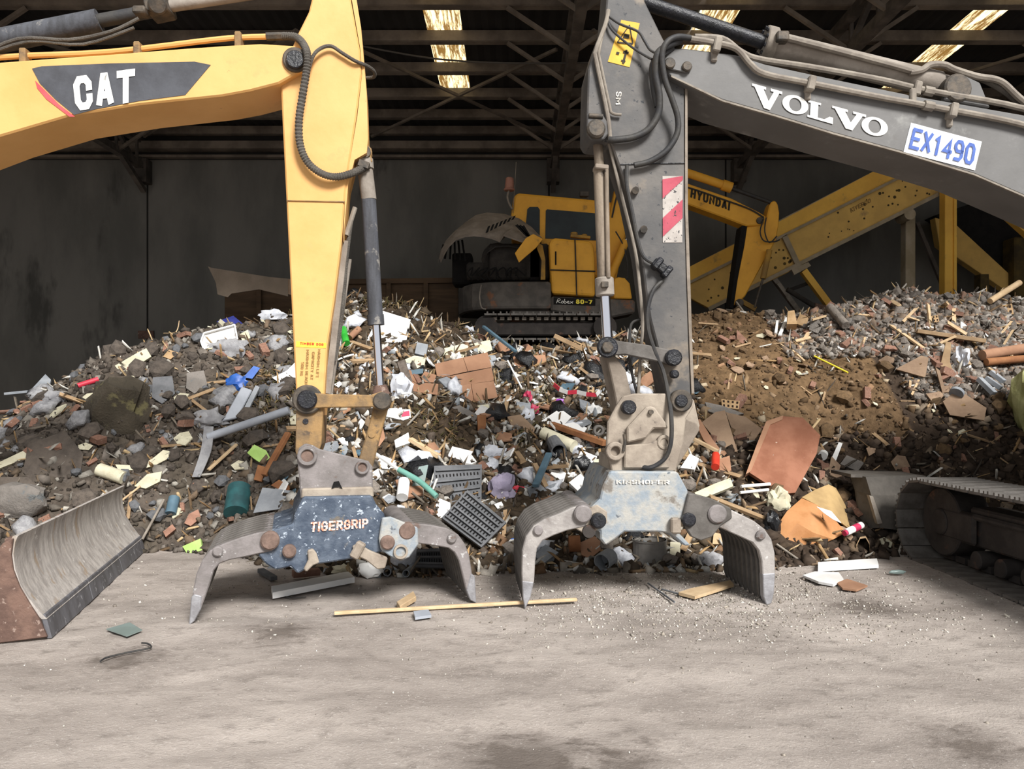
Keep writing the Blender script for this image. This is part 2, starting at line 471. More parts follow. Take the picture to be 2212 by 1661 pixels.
# ------------------------------------------------------------------ lettering (print on real surfaces)
_o = [(.25, 1), (.75, 1), (1, .8), (1, .2), (.75, 0), (.25, 0), (0, .2), (0, .8), (.25, 1)]
GL = {'C': [[(1, .7), (1, .82), (.75, 1), (.25, 1), (0, .8), (0, .2), (.25, 0), (.75, 0), (1, .18), (1, .3)]], 'A': [[(0, 0), (.42, 1), (.58, 1), (1, 0)], [(.18, .3), (.82, .3)]],
      'T': [[(0, 1), (1, 1)], [(.5, 1), (.5, 0)]], 'E': [[(1, 1), (0, 1), (0, 0), (1, 0)], [(0, .5), (.85, .5)]], 'X': [[(0, 0), (1, 1)], [(0, 1), (1, 0)]], '1': [[(.15, .78), (.6, 1), (.6, 0)]],
      '4': [[(.78, 0), (.78, 1), (0, .3), (1, .3)]], '9': [[(.15, 0), (.72, 0), (1, .2), (1, .8), (.75, 1), (.25, 1), (0, .82), (0, .64), (.25, .46), (1, .46)]], '0': [_o], 'O': [_o],
      'H': [[(0, 0), (0, 1)], [(1, 0), (1, 1)], [(0, .5), (1, .5)]], 'Y': [[(0, 1), (.5, .45), (1, 1)], [(.5, .45), (.5, 0)]], 'U': [[(0, 1), (0, .2), (.25, 0), (.75, 0), (1, .2), (1, 1)]],
      'N': [[(0, 0), (0, 1), (1, 0), (1, 1)]], 'D': [[(0, 0), (0, 1), (.65, 1), (1, .75), (1, .25), (.65, 0), (0, 0)]], 'I': [[(.5, 0), (.5, 1)]], 'V': [[(0, 1), (.5, 0), (1, 1)]],
      'G': [[(1, .75), (.75, 1), (.25, 1), (0, .8), (0, .2), (.25, 0), (.75, 0), (1, .2), (1, .48), (.6, .48)]], 'R': [[(0, 0), (0, 1), (.75, 1), (1, .85), (1, .62), (.75, .48), (0, .48)], [(.5, .48), (1, 0)]],
      'P': [[(0, 0), (0, 1), (.75, 1), (1, .85), (1, .62), (.75, .48), (0, .48)]], 'M': [[(0, 0), (0, 1), (.5, .35), (1, 1), (1, 0)]], 'L': [[(0, 1), (0, 0), (1, 0)]], 'F': [[(0, 0), (0, 1), (1, 1)], [(0, .52), (.85, .52)]],
      'K': [[(0, 0), (0, 1)], [(1, 1), (0, .45)], [(.35, .6), (1, 0)]], 'S': [[(1, .78), (.75, 1), (.25, 1), (0, .8), (.2, .55), (.8, .45), (1, .22), (.75, 0), (.25, 0), (0, .22)]],
      'B': [[(0, 0), (0, 1), (.75, 1), (1, .82), (1, .66), (.75, .52), (0, .52)], [(.75, .52), (1, .36), (1, .16), (.75, 0), (0, 0)]], '8': [[(.5, .52), (.1, .66), (.1, .86), (.3, 1), (.7, 1), (.9, .86), (.9, .66), (.5, .52), (0, .36), (0, .16), (.25, 0), (.75, 0), (1, .16), (1, .36), (.5, .52)]],
      '7': [[(0, 1), (1, 1), (.35, 0)]], '5': [[(1, 1), (0, 1), (0, .58), (.75, .58), (1, .4), (1, .18), (.75, 0), (0, 0)]], '-': [[(.1, .45), (.9, .45)]]}
def letters(txt, bold=.16, shear=0.0, asp=.55):
    """block lettering from thick mitred strokes; bold is the stroke width against the letter height"""
    uv, fs = [], []; x = 0.0; hw = bold / 2
    for ch in txt:
        if ch == ' ': x += asp * .8; continue
        wd = bold if ch == 'I' else asp * (1.25 if ch in 'M' else .8 if ch in '1-' else 1)
        for lay, st in enumerate(GL[ch]):
            P = [V((x + hw + p[0] * (wd - bold), hw + p[1] * (1 - bold), 0)) for p in st]
            P = [p for k, p in enumerate(P) if k == 0 or (p - P[k - 1]).length > 1e-5]
            if len(P) < 2: continue
            closed = (P[0] - P[-1]).length < 1e-5
            if closed: P = P[:-1]
            n = len(P); o = len(uv)
            if not closed:
                t = (P[1] - P[0]).normalized(); P[0] = P[0] - t * hw * (1 if max(abs(t.x), abs(t.y)) > .99 else .5)
                t = (P[-1] - P[-2]).normalized(); P[-1] = P[-1] + t * hw * (1 if max(abs(t.x), abs(t.y)) > .99 else .5)
            for k in range(n):
                ta = (P[k] - P[k - 1]).normalized() if (k > 0 or closed) else (P[1] - P[0]).normalized()
                tb = (P[(k + 1) % n] - P[k]).normalized() if (k < n - 1 or closed) else ta
                na, nb = V((-ta.y, ta.x, 0)), V((-tb.y, tb.x, 0))
                m = (na + nb)
                m = m.normalized() if m.length > 1e-3 else na
                m = m * (hw / max(.35, m.dot(na)))
                for q in (P[k] + m, P[k] - m):
                    uv.append((q.x + shear * q.y, min(1, max(0, q.y)), lay))
            for k in range(n if closed else n - 1):
                a, b = o + 2 * k, o + 2 * ((k + 1) % n)
                fs.append([a, a + 1, b + 1, b])
        x += wd + bold * .55
    x0 = min(u[0] for u in uv); x1 = max(u[0] for u in uv)
    return [((u[0] - x0) / (x1 - x0), u[1], u[2]) for u in uv], fs

def quad_map(pl, q, d):
    """q: pixel corners tl, tr, br, bl on an upright plane; returns (u,v)->world, v upwards"""
    tl, tr, br, bl = [pl.at(p[0], p[1], d) for p in q]
    def f(u, v):
        return (bl * (1 - u) + br * u) * (1 - v) + (tl * (1 - u) + tr * u) * v
    return f

def print_on(pl, txt, q, mat, parent, d=-.006, bold=.18, shear=0.0, name='lettering', asp=.55):
    uv, fs = letters(txt, bold, shear, asp)
    f = quad_map(pl, q, d)
    m = MB(); m.add([f(u, v) - pl.n * .0012 * k for u, v, k in uv], fs)
    return m.build(name, mat, parent)

def shape_on(pl, uv, fs, q, mat, parent, d=-.006, name='lettering'):
    f = quad_map(pl, q, d)
    m = MB(); m.add([f(u, v) for u, v in uv], fs)
    return m.build(name, mat, parent)

def plate(pl, pts, depth, d=0.0):
    return MB().prism(pl.poly(pts, d), pl.n * depth)

def disc(pl, px, py, r, d0, d1, seg=20):
    c = pl.at(px, py, d0)
    return MB().cyl(c, c + pl.n * (d1 - d0), r, seg=seg)

def arc(cx, cy, r, a0, a1, n=8, ry=None):
    ry = ry or r
    return [(cx + r * cos(radians(a0 + (a1 - a0) * i / (n - 1))), cy - ry * sin(radians(a0 + (a1 - a0) * i / (n - 1)))) for i in range(n)]
# ------------------------------------------------------------------ the shed
def grid_mesh(name, xs, ys, zf, mat, kind, uv=None):
    nx, ny = len(xs), len(ys)
    vs = [(x, y, zf(x, y)) for y in ys for x in xs]
    fs = [(j * nx + i, j * nx + i + 1, (j + 1) * nx + i + 1, (j + 1) * nx + i) for j in range(ny - 1) for i in range(nx - 1)]
    me = bpy.data.meshes.new(name); me.from_pydata(vs, [], fs)
    for p in me.polygons: p.use_smooth = True
    me.materials.append(MAT[mat])
    ob = bpy.data.objects.new(name, me); COL.objects.link(ob)
    ob['kind'] = kind
    return ob

def frange(a, b, st):
    n = int(round((b - a) / st)); return [a + (b - a) * i / n for i in range(n + 1)]

def floor_z(x, y):
    if y < 2.2 or y > 9: return 0.0
    e = min(1, (y - 2.2) / .5, (9 - y) / .5)
    # shallow wheel ruts and scrapes running across the yard
    r = noise.noise(V((x * .5, y * 2.3 + x * .25, 3))) * .016 + noise.noise(V((x * 3, y * 5, 9))) * .007 - .012 * max(0, .12 - abs(noise.noise(V((x * .7 + y * .2, y * 3.1 - x * .5, 21))))) / .12
    return e * (r - .004)
xs = sorted(set(frange(-70, -16, 18) + frange(-16, -5.2, 1.2) + frange(-5.2, 5.2, .06) + frange(5.2, 16, 1.2) + frange(16, 70, 18)))
ys = sorted(set(frange(-74, -14, 20) + frange(-14, 2, 2.0) + frange(2, 9, .05) + frange(9, 17, 2.0)))
grid_mesh('floor', xs, ys, floor_z, 'floor', 'structure')

YW, ZR = 16.0, 7.42
wall = MB()
for x0, x1 in ((-16, -7.9), (-7.86, .78), (.82, 4.6), (4.64, 16)):
    wall.box(((x0 + x1) / 2, YW + .12, 3.4), (x1 - x0, .22, 6.9))
wb = wall.build('wall_back', 'wall'); wb['kind'] = 'structure'
j = MB()
for x in (-7.88, .80, 4.62):
    j.box((x, YW + .14, 3.4), (.06, .2, 6.9))
j.build('panel_joint', 'wall_joint', wb)
for x, z in ((-7.9, 3.02),):
    MB().box((x, YW - .01, z), (.34, .03, .17)).build('vent_plate', 'rust', wb)
wl = MB().box((-14.1, 10, 3.7), (.2, 13, 7.4)).build('wall_left', 'wall'); wl['kind'] = 'structure'
wr = MB().box((14.1, 10, 3.7), (.2, 13, 7.4)).build('wall_right', 'wall'); wr['kind'] = 'structure'

# roof: dark corrugated sheet with purlins, trusses and three rooflight strips
ROOF_Y0 = 6.6
roofs = [(-1.33, -.78), (2.82, 3.40), (6.88, 7.40)]
rc = MB()
edges = [-14.2] + [q for r in roofs for q in r] + [14.2]
for i in range(0, len(edges), 2):
    x0, x1 = edges[i], edges[i + 1]
    n = max(2, int((x1 - x0) / .1))
    a = [(x0 + (x1 - x0) * k / n, ROOF_Y0, ZR + (.03 if k % 2 else 0)) for k in range(n + 1)]
    b = [(p[0], YW + .3, p[2]) for p in a]
    rc.loft([a, b], thick=(0, 0, .05), smooth=False)
for x0, x1 in roofs:          # the sheet closes again past the ends of each strip
    rc.box(((x0 + x1) / 2, 15.2, ZR + .04), (x1 - x0, 2.2, .04))
ceil = rc.build('ceiling', 'roof_sheet'); ceil['kind'] = 'structure'
for x0, x1 in roofs:
    n = 10
    a = [(x0 + (x1 - x0) * k / n, ROOF_Y0, ZR + (.03 if k % 2 else 0)) for k in range(n + 1)]
    b = [(p[0], 14.1, p[2]) for p in a]
    MB().loft([a, b], thick=(0, 0, .01), smooth=False).build('rooflight', 'skylight', ceil)
for y in (10.6, 11.65, 12.75, 13.8, 14.8, 15.7, 9.5, 8.4, 7.3, 6.7):
    MB().box((0, y, ZR - .09), (28, .06, .16)).box((0, y + .05, ZR - .165), (28, .12, .02)).build('purlin', 'steel_beam', ceil)
MB().box((0, 15.75, 7.0), (28, .25, .16)).box((0, 15.8, 6.8), (28, .12, .05)).build('eaves_beam', 'steel_beam', ceil)
MB().box((0, 15.95, 7.15), (28.2, .1, .7)).build('eaves_sheet', 'roof_sheet', ceil)
def truss(x, zb=6.6):
    m = MB()
    m.box((x, 11.25, zb), (.14, 9.3, .14)).box((x, 11.25, ZR - .32), (.14, 9.3, .12))
    y = 6.7
    k = 0
    while y < 15.6:
        m.bar((x, y, zb if k % 2 else ZR - .34), (x, y + .8, ZR - .34 if k % 2 else zb), .07, .07)
        m.bar((x + .05, y, zb), (x + .05, y, ZR - .34), .05, .05)
        y += .8; k += 1
    m.box((x, 15.86, zb - .1), (.26, .26, .5))
    m.bar((x, 14.9, zb), (x, 15.9, zb - .5), .1, .1)
    m.build('truss', 'steel_dark', ceil)
    f = MB()
    for y in (7.3, 8.4, 9.5, 10.6, 11.65, 12.75, 13.8, 14.8):
        for s in (-1, 1):
            f.bar((x + s * .05, y, zb + .02), (x + s * .95, y, ZR - .2), .055, .055)
    f.build('fly_brace', 'steel_beam', ceil)
for x in (-7.9, .88, 4.85, 9.0):
    truss(x)
cb = MB()
for a, b in (((-2.9, 11.0, 7.1), (.8, 15.4, 7.05)), ((-2.9, 15.3, 7.05), (.7, 11.6, 7.1)), ((-7.6, 11, 7.1), (-3.2, 15.4, 7.05)), ((-7.6, 15.3, 7.05), (-3.2, 11, 7.1)), ((1.2, 11, 7.1), (4.6, 15.3, 7.05)), ((5.2, 15.2, 7.05), (8.8, 11, 7.1))):
    cb.bar(a, b, .045, .045)
cb.build('cross_brace', 'steel_beam', ceil)
MB().tube([(-2.6, 11.6, 7.2), (-1.2, 11.6, 6.95), (.2, 11.6, 6.88), (1.6, 11.6, 6.9)], .014, seg=6).build('hanging_cable', 'cable', ceil)
# ------------------------------------------------------------------ yellow excavator (arm on the left)
PC = Plane(6.03, .15)
cat = thing('excavator', 'yellow excavator with dark boom decal, its arm coming in above the curved blade', 'excavator', (-8.0, 4.8, 0))
boom = plate(PC, [(562, 94), (600, 96), (632, 98), (652, 105), (663, 120), (663, 136), (655, 150), (602, 180), (540, 196), (480, 207), (300, 226),
                  (150, 250), (0, 294), (-150, 350), (-300, 440), (-420, 560), (-560, 560), (-500, 380), (-380, 260), (-200, 175), (0, 134), (160, 122), (234, 117), (400, 104), (502, 97)],
             .5, -.07).build('boom', 'cat_yellow', cat, bevel=.012)
d = plate(PC, [(69, 148), (90, 143), (234, 137), (420, 133), (455, 140), (400, 205), (300, 218), (205, 236), (160, 248), (120, 215), (86, 180)], .004, -.074).build('decal', 'cat_dark', boom)
plate(PC, [(76, 174), (92, 190), (128, 226), (162, 252), (150, 252), (100, 214), (80, 190)], .004, -.075).build('decal_stripe', 'red_paint', boom)
print_on(PC, 'CAT', [(156, 166), (292, 148), (290, 220), (164, 240)], 'white_print', boom, d=-.080, bold=.22, asp=.66)
disc(PC, 637, 127, .095, -.10, -.06).build('pin_collar', 'pin_steel', boom, bevel=.01)
disc(PC, 637, 127, .07, -.125, -.09).build('pin', 'black_grease', boom, bevel=.008)
MB().tube([PC.at(-220, 150, .1), PC.at(0, 124, .1), PC.at(240, 112, .1), PC.at(480, 84, .1), PC.at(580, 79, .1)], .022).build('oil_pipe', 'cat_yellow', boom)
MB().cyl(PC.at(575, 79, .1), PC.at(615, 78, .1), .03, seg=6).build('pipe_coupling', 'pin_steel', boom)
for px, py in ((55, 118), (517, 82), (300, 104)):
    a = PC.at(px, py, .1)
    MB().box(a - V((0, 0, .03)), (.05, .09, .13)).build('pipe_clamp', 'cat_dirty', boom, bevel=.008)

stick_pts = [(690, -70), (762, -70), (758, 0), (778, 110), (781, 160), (770, 250), (747, 400), (738, 520), (722, 650), (707, 745), (700, 860), (694, 960), (680, 1000), (650, 1000),
             (640, 975), (640, 860), (632, 700), (625, 560), (616, 380), (610, 260), (606, 170), (612, 150), (642, 75), (667, 25)]
stick = plate(PC, stick_pts, .34).build('stick', 'cat_yellow', cat, bevel=.012)
plate(PC, [(764, -40), (780, 60), (786, 130), (792, 200), (795, 300), (792, 330), (766, 345), (752, 400), (741, 520), (747, 400), (772, 250), (782, 160), (779, 110), (760, 0)], .30, .02).build('stick_flange', 'cat_yellow', stick)
plate(PC, [(640, 850), (700, 850), (694, 960), (680, 1002), (648, 1002), (638, 975)], .36, -.012).build('stick_nose', 'cat_dirty', stick, bevel=.006)
MB().bar(PC.at(620, 433, -.004), PC.at(745, 436, -.004), .012, .006).build('weld_seam', 'cat_dirty', stick)
disc(PC, 663, 863, .115, -.05, .02, 24).build('pin_boss', 'pin_steel', stick, bevel=.012)
disc(PC, 663, 863, .075, -.09, -.04, 24).build('pin', 'black_grease', stick, bevel=.01)
disc(PC, 660, 910, .022, -.02, .02).build('grease_plug', 'black_grease', stick)
# lug for the cylinder
plate(PC, arc(787, 328, 17, -30, 230, 10) + [(766, 360), (805, 350)], .1, .1).build('cylinder_lug', 'cat_dirty', stick, bevel=.008)
disc(PC, 787, 327, .05, .07, .24).build('lug_pin', 'pin_steel', stick)
# printed strip and stencil
plate(PC, [(640, 737), (705, 741), (704, 752), (639, 749)], .003, -.003).build('label_strip', 'yellow_label', stick)
print_on(PC, 'TIMBER DOG', [(648, 738.5), (699, 741.5), (699, 746.5), (648, 744)], 'hot_red', stick, d=-.008, bold=.2)
for txt, x0, xb, y0, y1 in (('MAXIMUM LIFT', 688, 682, 754, 815), ('CAPACITY AT', 675, 670, 760, 820), ('MAXIMUM REACH', 663, 658, 755, 831), ('500 KG', 652, 648, 782, 811)):
    print_on(PC, txt, [(x0 + 5, y0), (xb + 6, y1), (xb, y1), (x0 - 1, y0)], 'brown_print', stick, bold=.14)
# guard bar and pipe down the back of the stick
g = MB().bar(PC.at(746, 520, .12), PC.at(708, 850, .12), .02, .05, up=(1, 0, 0)).bar(PC.at(757, 560, .2), PC.at(716, 850, .2), .02, .02, up=(1, 0, 0))
g.build('guard_bar', 'cyl_dusty', stick)
MB().tube([PC.at(766, 450, .16), PC.at(758, 480, .16), PC.at(748, 560, .16), PC.at(742, 640, .16), PC.at(735, 700, .16), PC.at(722, 780, .16)], .018).build('drain_hose', 'hose_grey', stick)
MB().tube([PC.at(748, 508, .14), PC.at(760, 470, .14), PC.at(767, 448, .14)], .02).build('frayed_strap', 'pipe_dusty', stick)

cyl = MB().cyl(PC.at(787, 352, .15), PC.at(797, 432, .15), .062).cyl(PC.at(786, 345, .15), PC.at(788, 366, .15), .075).build('bucket_cylinder', 'cyl_dusty', cat)
MB().cyl(PC.at(796, 428, .15), PC.at(812, 692, .15), .060).build('cylinder_barrel', 'cyl_dark', cyl)
MB().cyl(PC.at(811, 680, .15), PC.at(812.5, 702, .15), .068).build('cylinder_collar', 'cyl_dark', cyl)
MB().cyl(PC.at(812.5, 700, .15), PC.at(822, 842, .15), .034).build('cylinder_rod', 'chrome', cyl)
MB().cyl(PC.at(821, 832, .15), PC.at(823, 852, .15), .05, .075).build('rod_eye', 'rust', cyl)
MB().bar(PC.at(775, 352, .06), PC.at(797, 360, .06), .06, .05).cyl(PC.at(770, 372, .05), PC.at(796, 357, .08), .03, seg=8).build('hose_flange', 'pin_steel', cyl)
lk = plate(PC, [(640, 846)] and [(662, 845), (700, 851), (800, 853), (825, 845), (840, 858), (840, 878), (826, 888), (805, 880), (700, 881), (664, 884)], .05, -.055).build('link_bar', 'cat_dirty', cat, bevel=.008)
plate(PC, [(662, 845), (700, 851), (800, 853), (825, 845), (840, 858), (840, 878), (826, 888), (805, 880), (700, 881), (664, 884)], .05, .36).build('link_bar', 'cat_dirty', cat, bevel=.008)
disc(PC, 825, 866, .07, -.075, .44).build('link_pin', 'pin_steel', lk, bevel=.01)
la = plate(PC, [(812, 858), (842, 868), (818, 955), (804, 1012), (772, 1000), (788, 950), (800, 905)], .26, .04).build('link_arm', 'cat_dirty', cat, bevel=.01)
disc(PC, 803, 938, .028, .03, .08).build('bolt', 'cat_dirty', la)
# hoses
MB().tube([PC.at(612, 78, .06), PC.at(638, 80, .0), PC.at(655, 95, -.08), PC.at(664, 120, -.15), PC.at(661, 160, -.14), PC.at(653, 210, -.12), PC.at(646, 260, -.1), PC.at(648, 310, -.08),
           PC.at(663, 348, -.07), PC.at(690, 372, -.07), PC.at(722, 382, -.06), PC.at(755, 376, -.03), PC.at(782, 364, .03)], lambda i: .031 if i % 2 else .025, seg=10, smooth=13).build('spiral_hose', 'hose_grey', cat)
MB().tube([PC.at(664, 165, -.05), PC.at(676, 122, -.06), PC.at(694, 104, -.05), PC.at(716, 100, -.04), PC.at(740, 115, -.035), PC.at(768, 132, -.03), PC.at(792, 142, .02), PC.at(808, 154, .1), PC.at(808, 166, .16), PC.at(790, 168, .2)], .014, smooth=6).build('lube_hose', 'hose_grey', cat)
# stick cylinder and its hoses lying above the boom
sc_ = MB().cyl(PC.at(-60, 100, .2), PC.at(215, 45, .2), .085).build('stick_cylinder', 'cyl_dark', cat)
MB().cyl(PC.at(215, 45, .2), PC.at(340, 22, .2), .05).build('cylinder_rod', 'hose_black', sc_)
MB().box(PC.at(345, 14, .2), (.17, .2, .16), Euler((0, radians(-12), 0)).to_matrix()).box(PC.at(305, 26, .1), (.1, .1, .06)).cyl(PC.at(340, 10, .05), PC.at(340, 10, .35), .07).build('cylinder_clevis', 'pin_steel', sc_, bevel=.012)
MB().cyl(PC.at(362, 14, .2), PC.at(600, -22, .2), .045).build('cylinder_tail', 'cyl_dusty', sc_)
MB().tube([PC.at(-60, 128, .05), PC.at(40, 84, .05), PC.at(150, 86, .05), PC.at(240, 68, .05), PC.at(300, 40, .05)], .014).tube([PC.at(-60, 130, .05), PC.at(60, 90, .06), PC.at(180, 96, .06), PC.at(290, 60, .06)], .012).build('feed_hose', 'hose_grey', sc_)

def carrier(th, c, yaw, yel, dark, hood=2.15, front=1.6, y0=-1.25):
    """upper works of an excavator standing outside the frame: c is the slewing centre, yaw the way the boom points"""
    R = Matrix.Rotation(yaw, 3, 'Z'); c = V(c)
    T = lambda x, y, z: c + R @ V((x, y, z))
    def slab(name, pts, y0, y1, mat, bev=.06):
        return MB().prism([T(p[0], y0, p[1]) for p in pts], R @ V((0, y1 - y0, 0))).build(name, mat, th, bevel=bev, seg=2)
    slab('house', [(1.3, 1.05), (1.3, front - .1), (.2, front), (-.2, hood - .05), (-1.8, hood), (-1.8, 1.05)], y0, 1.25, yel)
    slab('counterweight', [(-1.8, 1.1), (-1.8, 2.1), (-2.4, 2.05), (-2.65, 1.7), (-2.6, 1.15)], -1.25, 1.25, dark, .12)
    cb_ = slab('cab', [(1.5, 1.1), (1.55, 1.8), (1.15, 2.95), (-.1, 2.95), (-.15, 1.1)], .3, 1.25, yel)
    MB().prism([T(p[0], 1.245, p[1]) for p in [(1.35, 1.75), (1.05, 2.8), (.05, 2.8), (.05, 1.75)]], R @ V((0, .02, 0))).build('cab_window', 'glass_dark', cb_)
    MB().cyl(T(0, 0, .85), T(0, 0, 1.08), .6, seg=24).build('slew_ring', dark, th)
    return T
carrier(cat, (-7.6, 4.9, 0), radians(8.5), 'cat_yellow', 'cat_dark')
for s in (-1, 1):
    R = Matrix.Rotation(radians(8.5), 3, 'Z'); c0 = V((-7.6, 4.9, 0))
    prof = [(-1.9, .12), (-1.6, .0), (1.6, .0), (1.9, .12), (2.05, .42), (1.9, .72), (1.6, .85), (-1.6, .85), (-1.9, .72), (-2.05, .42)]
    MB().prism([c0 + R @ V((p[0], s * 1.2 - .3, p[1])) for p in prof], R @ V((0, .6, 0))).build('crawler_track', 'track_dark', cat, bevel=.03)

# ------------------------------------------------------------------ selector grabs
def grab(pl, name, label, loc, depth, spec, mats):
    g = thing(name, label, 'grab', loc, 'selector grabs on the excavator arms')
    body = plate(pl, spec['body'], depth * .94, .02).build('body', mats['body'], g, bevel=.012)
    for pts, dd, th, mt in spec.get('body_plates', []):
        plate(pl, pts, th, dd).build('side_plate', mt, body, bevel=.008)
    for side in ('jaw_a', 'jaw_b'):
        J = spec[side]
        px, py = J['pin']
        hub = MB()
        a = pl.at(px, py, .05); hub.cyl(a, a + pl.n * (depth - .06), .085)
        q = J['bolt']; a = pl.at(q[0], q[1], .03); hub.cyl(a, a + pl.n * (depth - .06), .035)
        jaw = hub.build('jaw', mats['hub'], g)
        n = 9
        first = None
        for k in range(n):
            th = .062 if k in (0, n - 1) else .036
            dd = (depth - .062) * k / (n - 1)
            if k == 0:
                plate(pl, J['tine'], th, dd).build('tine', mats['jaw'], jaw, bevel=.008)
            elif first is None:
                # each plate shares one mesh, shifted across the grab
                base = MB().prism(pl.poly(J['tine'], 0), pl.n * th)
                first = base.build('tine', mats['inner'], jaw, bevel=.005)  # inner tines in a darker steel, painting in shade between the plates
                first.location = first.location + pl.n * dd
            else:
                c = copy_of(first, parent=jaw)
                c.location = first.location + pl.n * (dd - (depth - .062) / (n - 1))
        plate(pl, J['tip'], .075, -.006).build('wear_tip', mats['tip'], jaw, bevel=.006)
        d_ = disc(pl, px, py, J.get('pr', .065), -.045, .03, 22); d_.build('pin', mats['pin'], jaw, bevel=.012)
        disc(pl, q[0], q[1], .038, -.028, .03, 16).build('bolt', mats['bolt'], jaw, bevel=.01)
    return g, body

PG = Plane(5.971, .301)
specL = dict(
    body=[(655, 1074), (804, 1071), (812, 1088), (830, 1110), (838, 1150), (836, 1188), (800, 1200), (776, 1205), (700, 1217), (681, 1219), (643, 1240), (628, 1224), (608, 1229), (594, 1231), (575, 1219), (557, 1199),
          (566, 1160), (589, 1145), (633, 1132), (637, 1110)],
    body_plates=[
        ([(826, 1119), (845, 1117), (872, 1128), (903, 1140), (904, 1176), (884, 1204), (866, 1212), (843, 1202), (823, 1188), (819, 1165)], -.035, .05, 'grab_pale'),
        ([(762, 1180), (775, 1176), (800, 1190), (838, 1205), (832, 1228), (815, 1230), (790, 1210), (764, 1198)], -.03, .05, 'grab_tan'),
        ([(664, 1190), (676, 1186), (684, 1196), (690, 1216), (676, 1222), (662, 1236), (656, 1230), (666, 1210)], -.03, .05, 'grab_tan')],
    jaw_a=dict(pin=(583, 1169), bolt=(470, 1192), pr=.068,
        tine=[(600, 1160), (590, 1146), (560, 1150), (520, 1161), (480, 1176), (453, 1190), (436, 1212), (424, 1240), (417, 1275), (411, 1320), (408, 1351), (421, 1341), (434, 1315), (445, 1285), (453, 1262), (462, 1232), (474, 1218), (495, 1210), (530, 1203), (560, 1196), (590, 1190)],
        tip=[(413, 1290), (420, 1284), (436, 1288), (434, 1316), (420, 1342), (408, 1352)]),
    jaw_b=dict(pin=(880, 1148), bolt=(977, 1164), pr=.066,
        tine=[(866, 1140), (880, 1130), (899, 1131), (930, 1134), (965, 1141), (990, 1155), (1005, 1176), (1014, 1200), (1020, 1240), (1026, 1275), (1029, 1303), (1016, 1297), (1006, 1270), (999, 1240), (992, 1213), (982, 1194), (969, 1184), (935, 1178), (902, 1174), (872, 1166)],
        tip=[(1017, 1240), (1026, 1244), (1029, 1303), (1016, 1297), (1008, 1276)]))
ML = dict(body='grab_blue', hub='grab_steel', jaw='grab_steel', inner='track_steel', tip='grab_shiny', pin='pin_rust', bolt='grab_steel')
gl, bl = grab(PG, 'selector_grab', 'blue-grey steel grab with orange lettering under the yellow excavator arm', (-1.3, 6.0, 0), .95, specL, ML)
# mounting bracket: two cheek plates on a box
br_pts = [(649, 1078), (646, 1030), (641, 985), (646, 968), (660, 958), (676, 962), (690, 970), (772, 990), (796, 996), (805, 1008), (806, 1072)]
brk = plate(PG, br_pts, .05, .14).build('bracket', 'grab_steel', gl, bevel=.01)
plate(PG, br_pts, .05, .70).build('bracket_cheek', 'grab_steel', brk, bevel=.01)
plate(PG, [(652, 1042), (804, 1036), (806, 1074), (651, 1078)], .52, .17).build('bracket_base', 'grab_tan', brk, bevel=.01)
plate(PG, [(652, 1056), (806, 1052), (808, 1074), (651, 1078)], .1, .09).build('bracket_flange', 'grab_tan', brk, bevel=.01)
for px, py, r in ((664, 985, .075), (783, 1010, .055)):
    c = PG.at(px, py, .10); MB().ring(c, c + PG.n * .06, r, r * .62).build('pin_eye', 'grab_steel', brk, bevel=.006)
    c = PG.at(px, py, .12); MB().cyl(c, c + PG.n * .6, r * .64).build('pin', 'pin_rust', brk)
plate(PG, [(716, 1056), (721, 1041), (732, 1039), (740, 1056), (732, 1052), (724, 1052)], .01, .085).build('cable_hole', 'burnt', brk)
disc(PG, 625, 1192, .05, -.03, .04).build('bolt_boss', 'pin_rust', bl, bevel=.012)
disc(PG, 838, 1173, .055, -.07, 0).build('bolt_boss', 'pin_rust', bl, bevel=.012)
c = PG.at(866, 1192, -.06); MB().ring(c, c + PG.n * .04, .055, .04).build('lug_ring', 'grab_tan', bl)
MB().box(PG.at(773, 1188, -.05), (.07, .07, .13), Matrix.Rotation(.5, 3, 'Y')).build('stop_block', 'grab_tan', bl, bevel=.012)
print_on(PG, 'TIGERGRIP', [(671, 1128), (795, 1120), (798, 1140), (672, 1149)], 'orange_print', bl, d=.010, bold=.19, asp=.62, shear=.12)

# ------------------------------------------------------------------ curved steel blade on the floor
A, B = V((-3.11, 4.97, 0)), V((-3.92, 7.88, 0))
dv = (B - A).normalized(); nv = V((dv.y, -dv.x, 0))
bt = thing('dozer_blade', 'worn grey curved dozer blade standing on the floor with a rusty end plate', 'blade', A.lerp(B, .5))
prof = [(-.01, .135), (-.055, .19), (-.115, .28), (-.165, .38), (-.195, .48), (-.205, .58), (-.195, .66), (-.18, .70)]
rows = [[A + dv * (t * (B - A).length) + nv * o + V((0, 0, z)) for o, z in spline2(prof)] for t in (0, .2, .4, .6, .8, 1)] if False else \
       [[A + dv * (t * (B - A).length) + nv * o + V((0, 0, z)) for o, z in prof] for t in (0, .2, .4, .6, .8, 1)]
mb = MB().loft(rows, thick=-nv * .03).build('mouldboard', 'blade_steel', bt)
L_ = (B - A).length
for i in range(3):
    a, b = A + dv * (L_ * i / 3 + .004), A + dv * (L_ * (i + 1) / 3 - .004)
    o = nv
    MB().prism([a + o * .02 + V((0, 0, .0)), a - o * .02 + V((0, 0, .165)), a - o * .05 + V((0, 0, .165)), a - o * .012 + V((0, 0, 0))], b - a).build('cutting_edge', 'blade_edge', bt, bevel=.004)
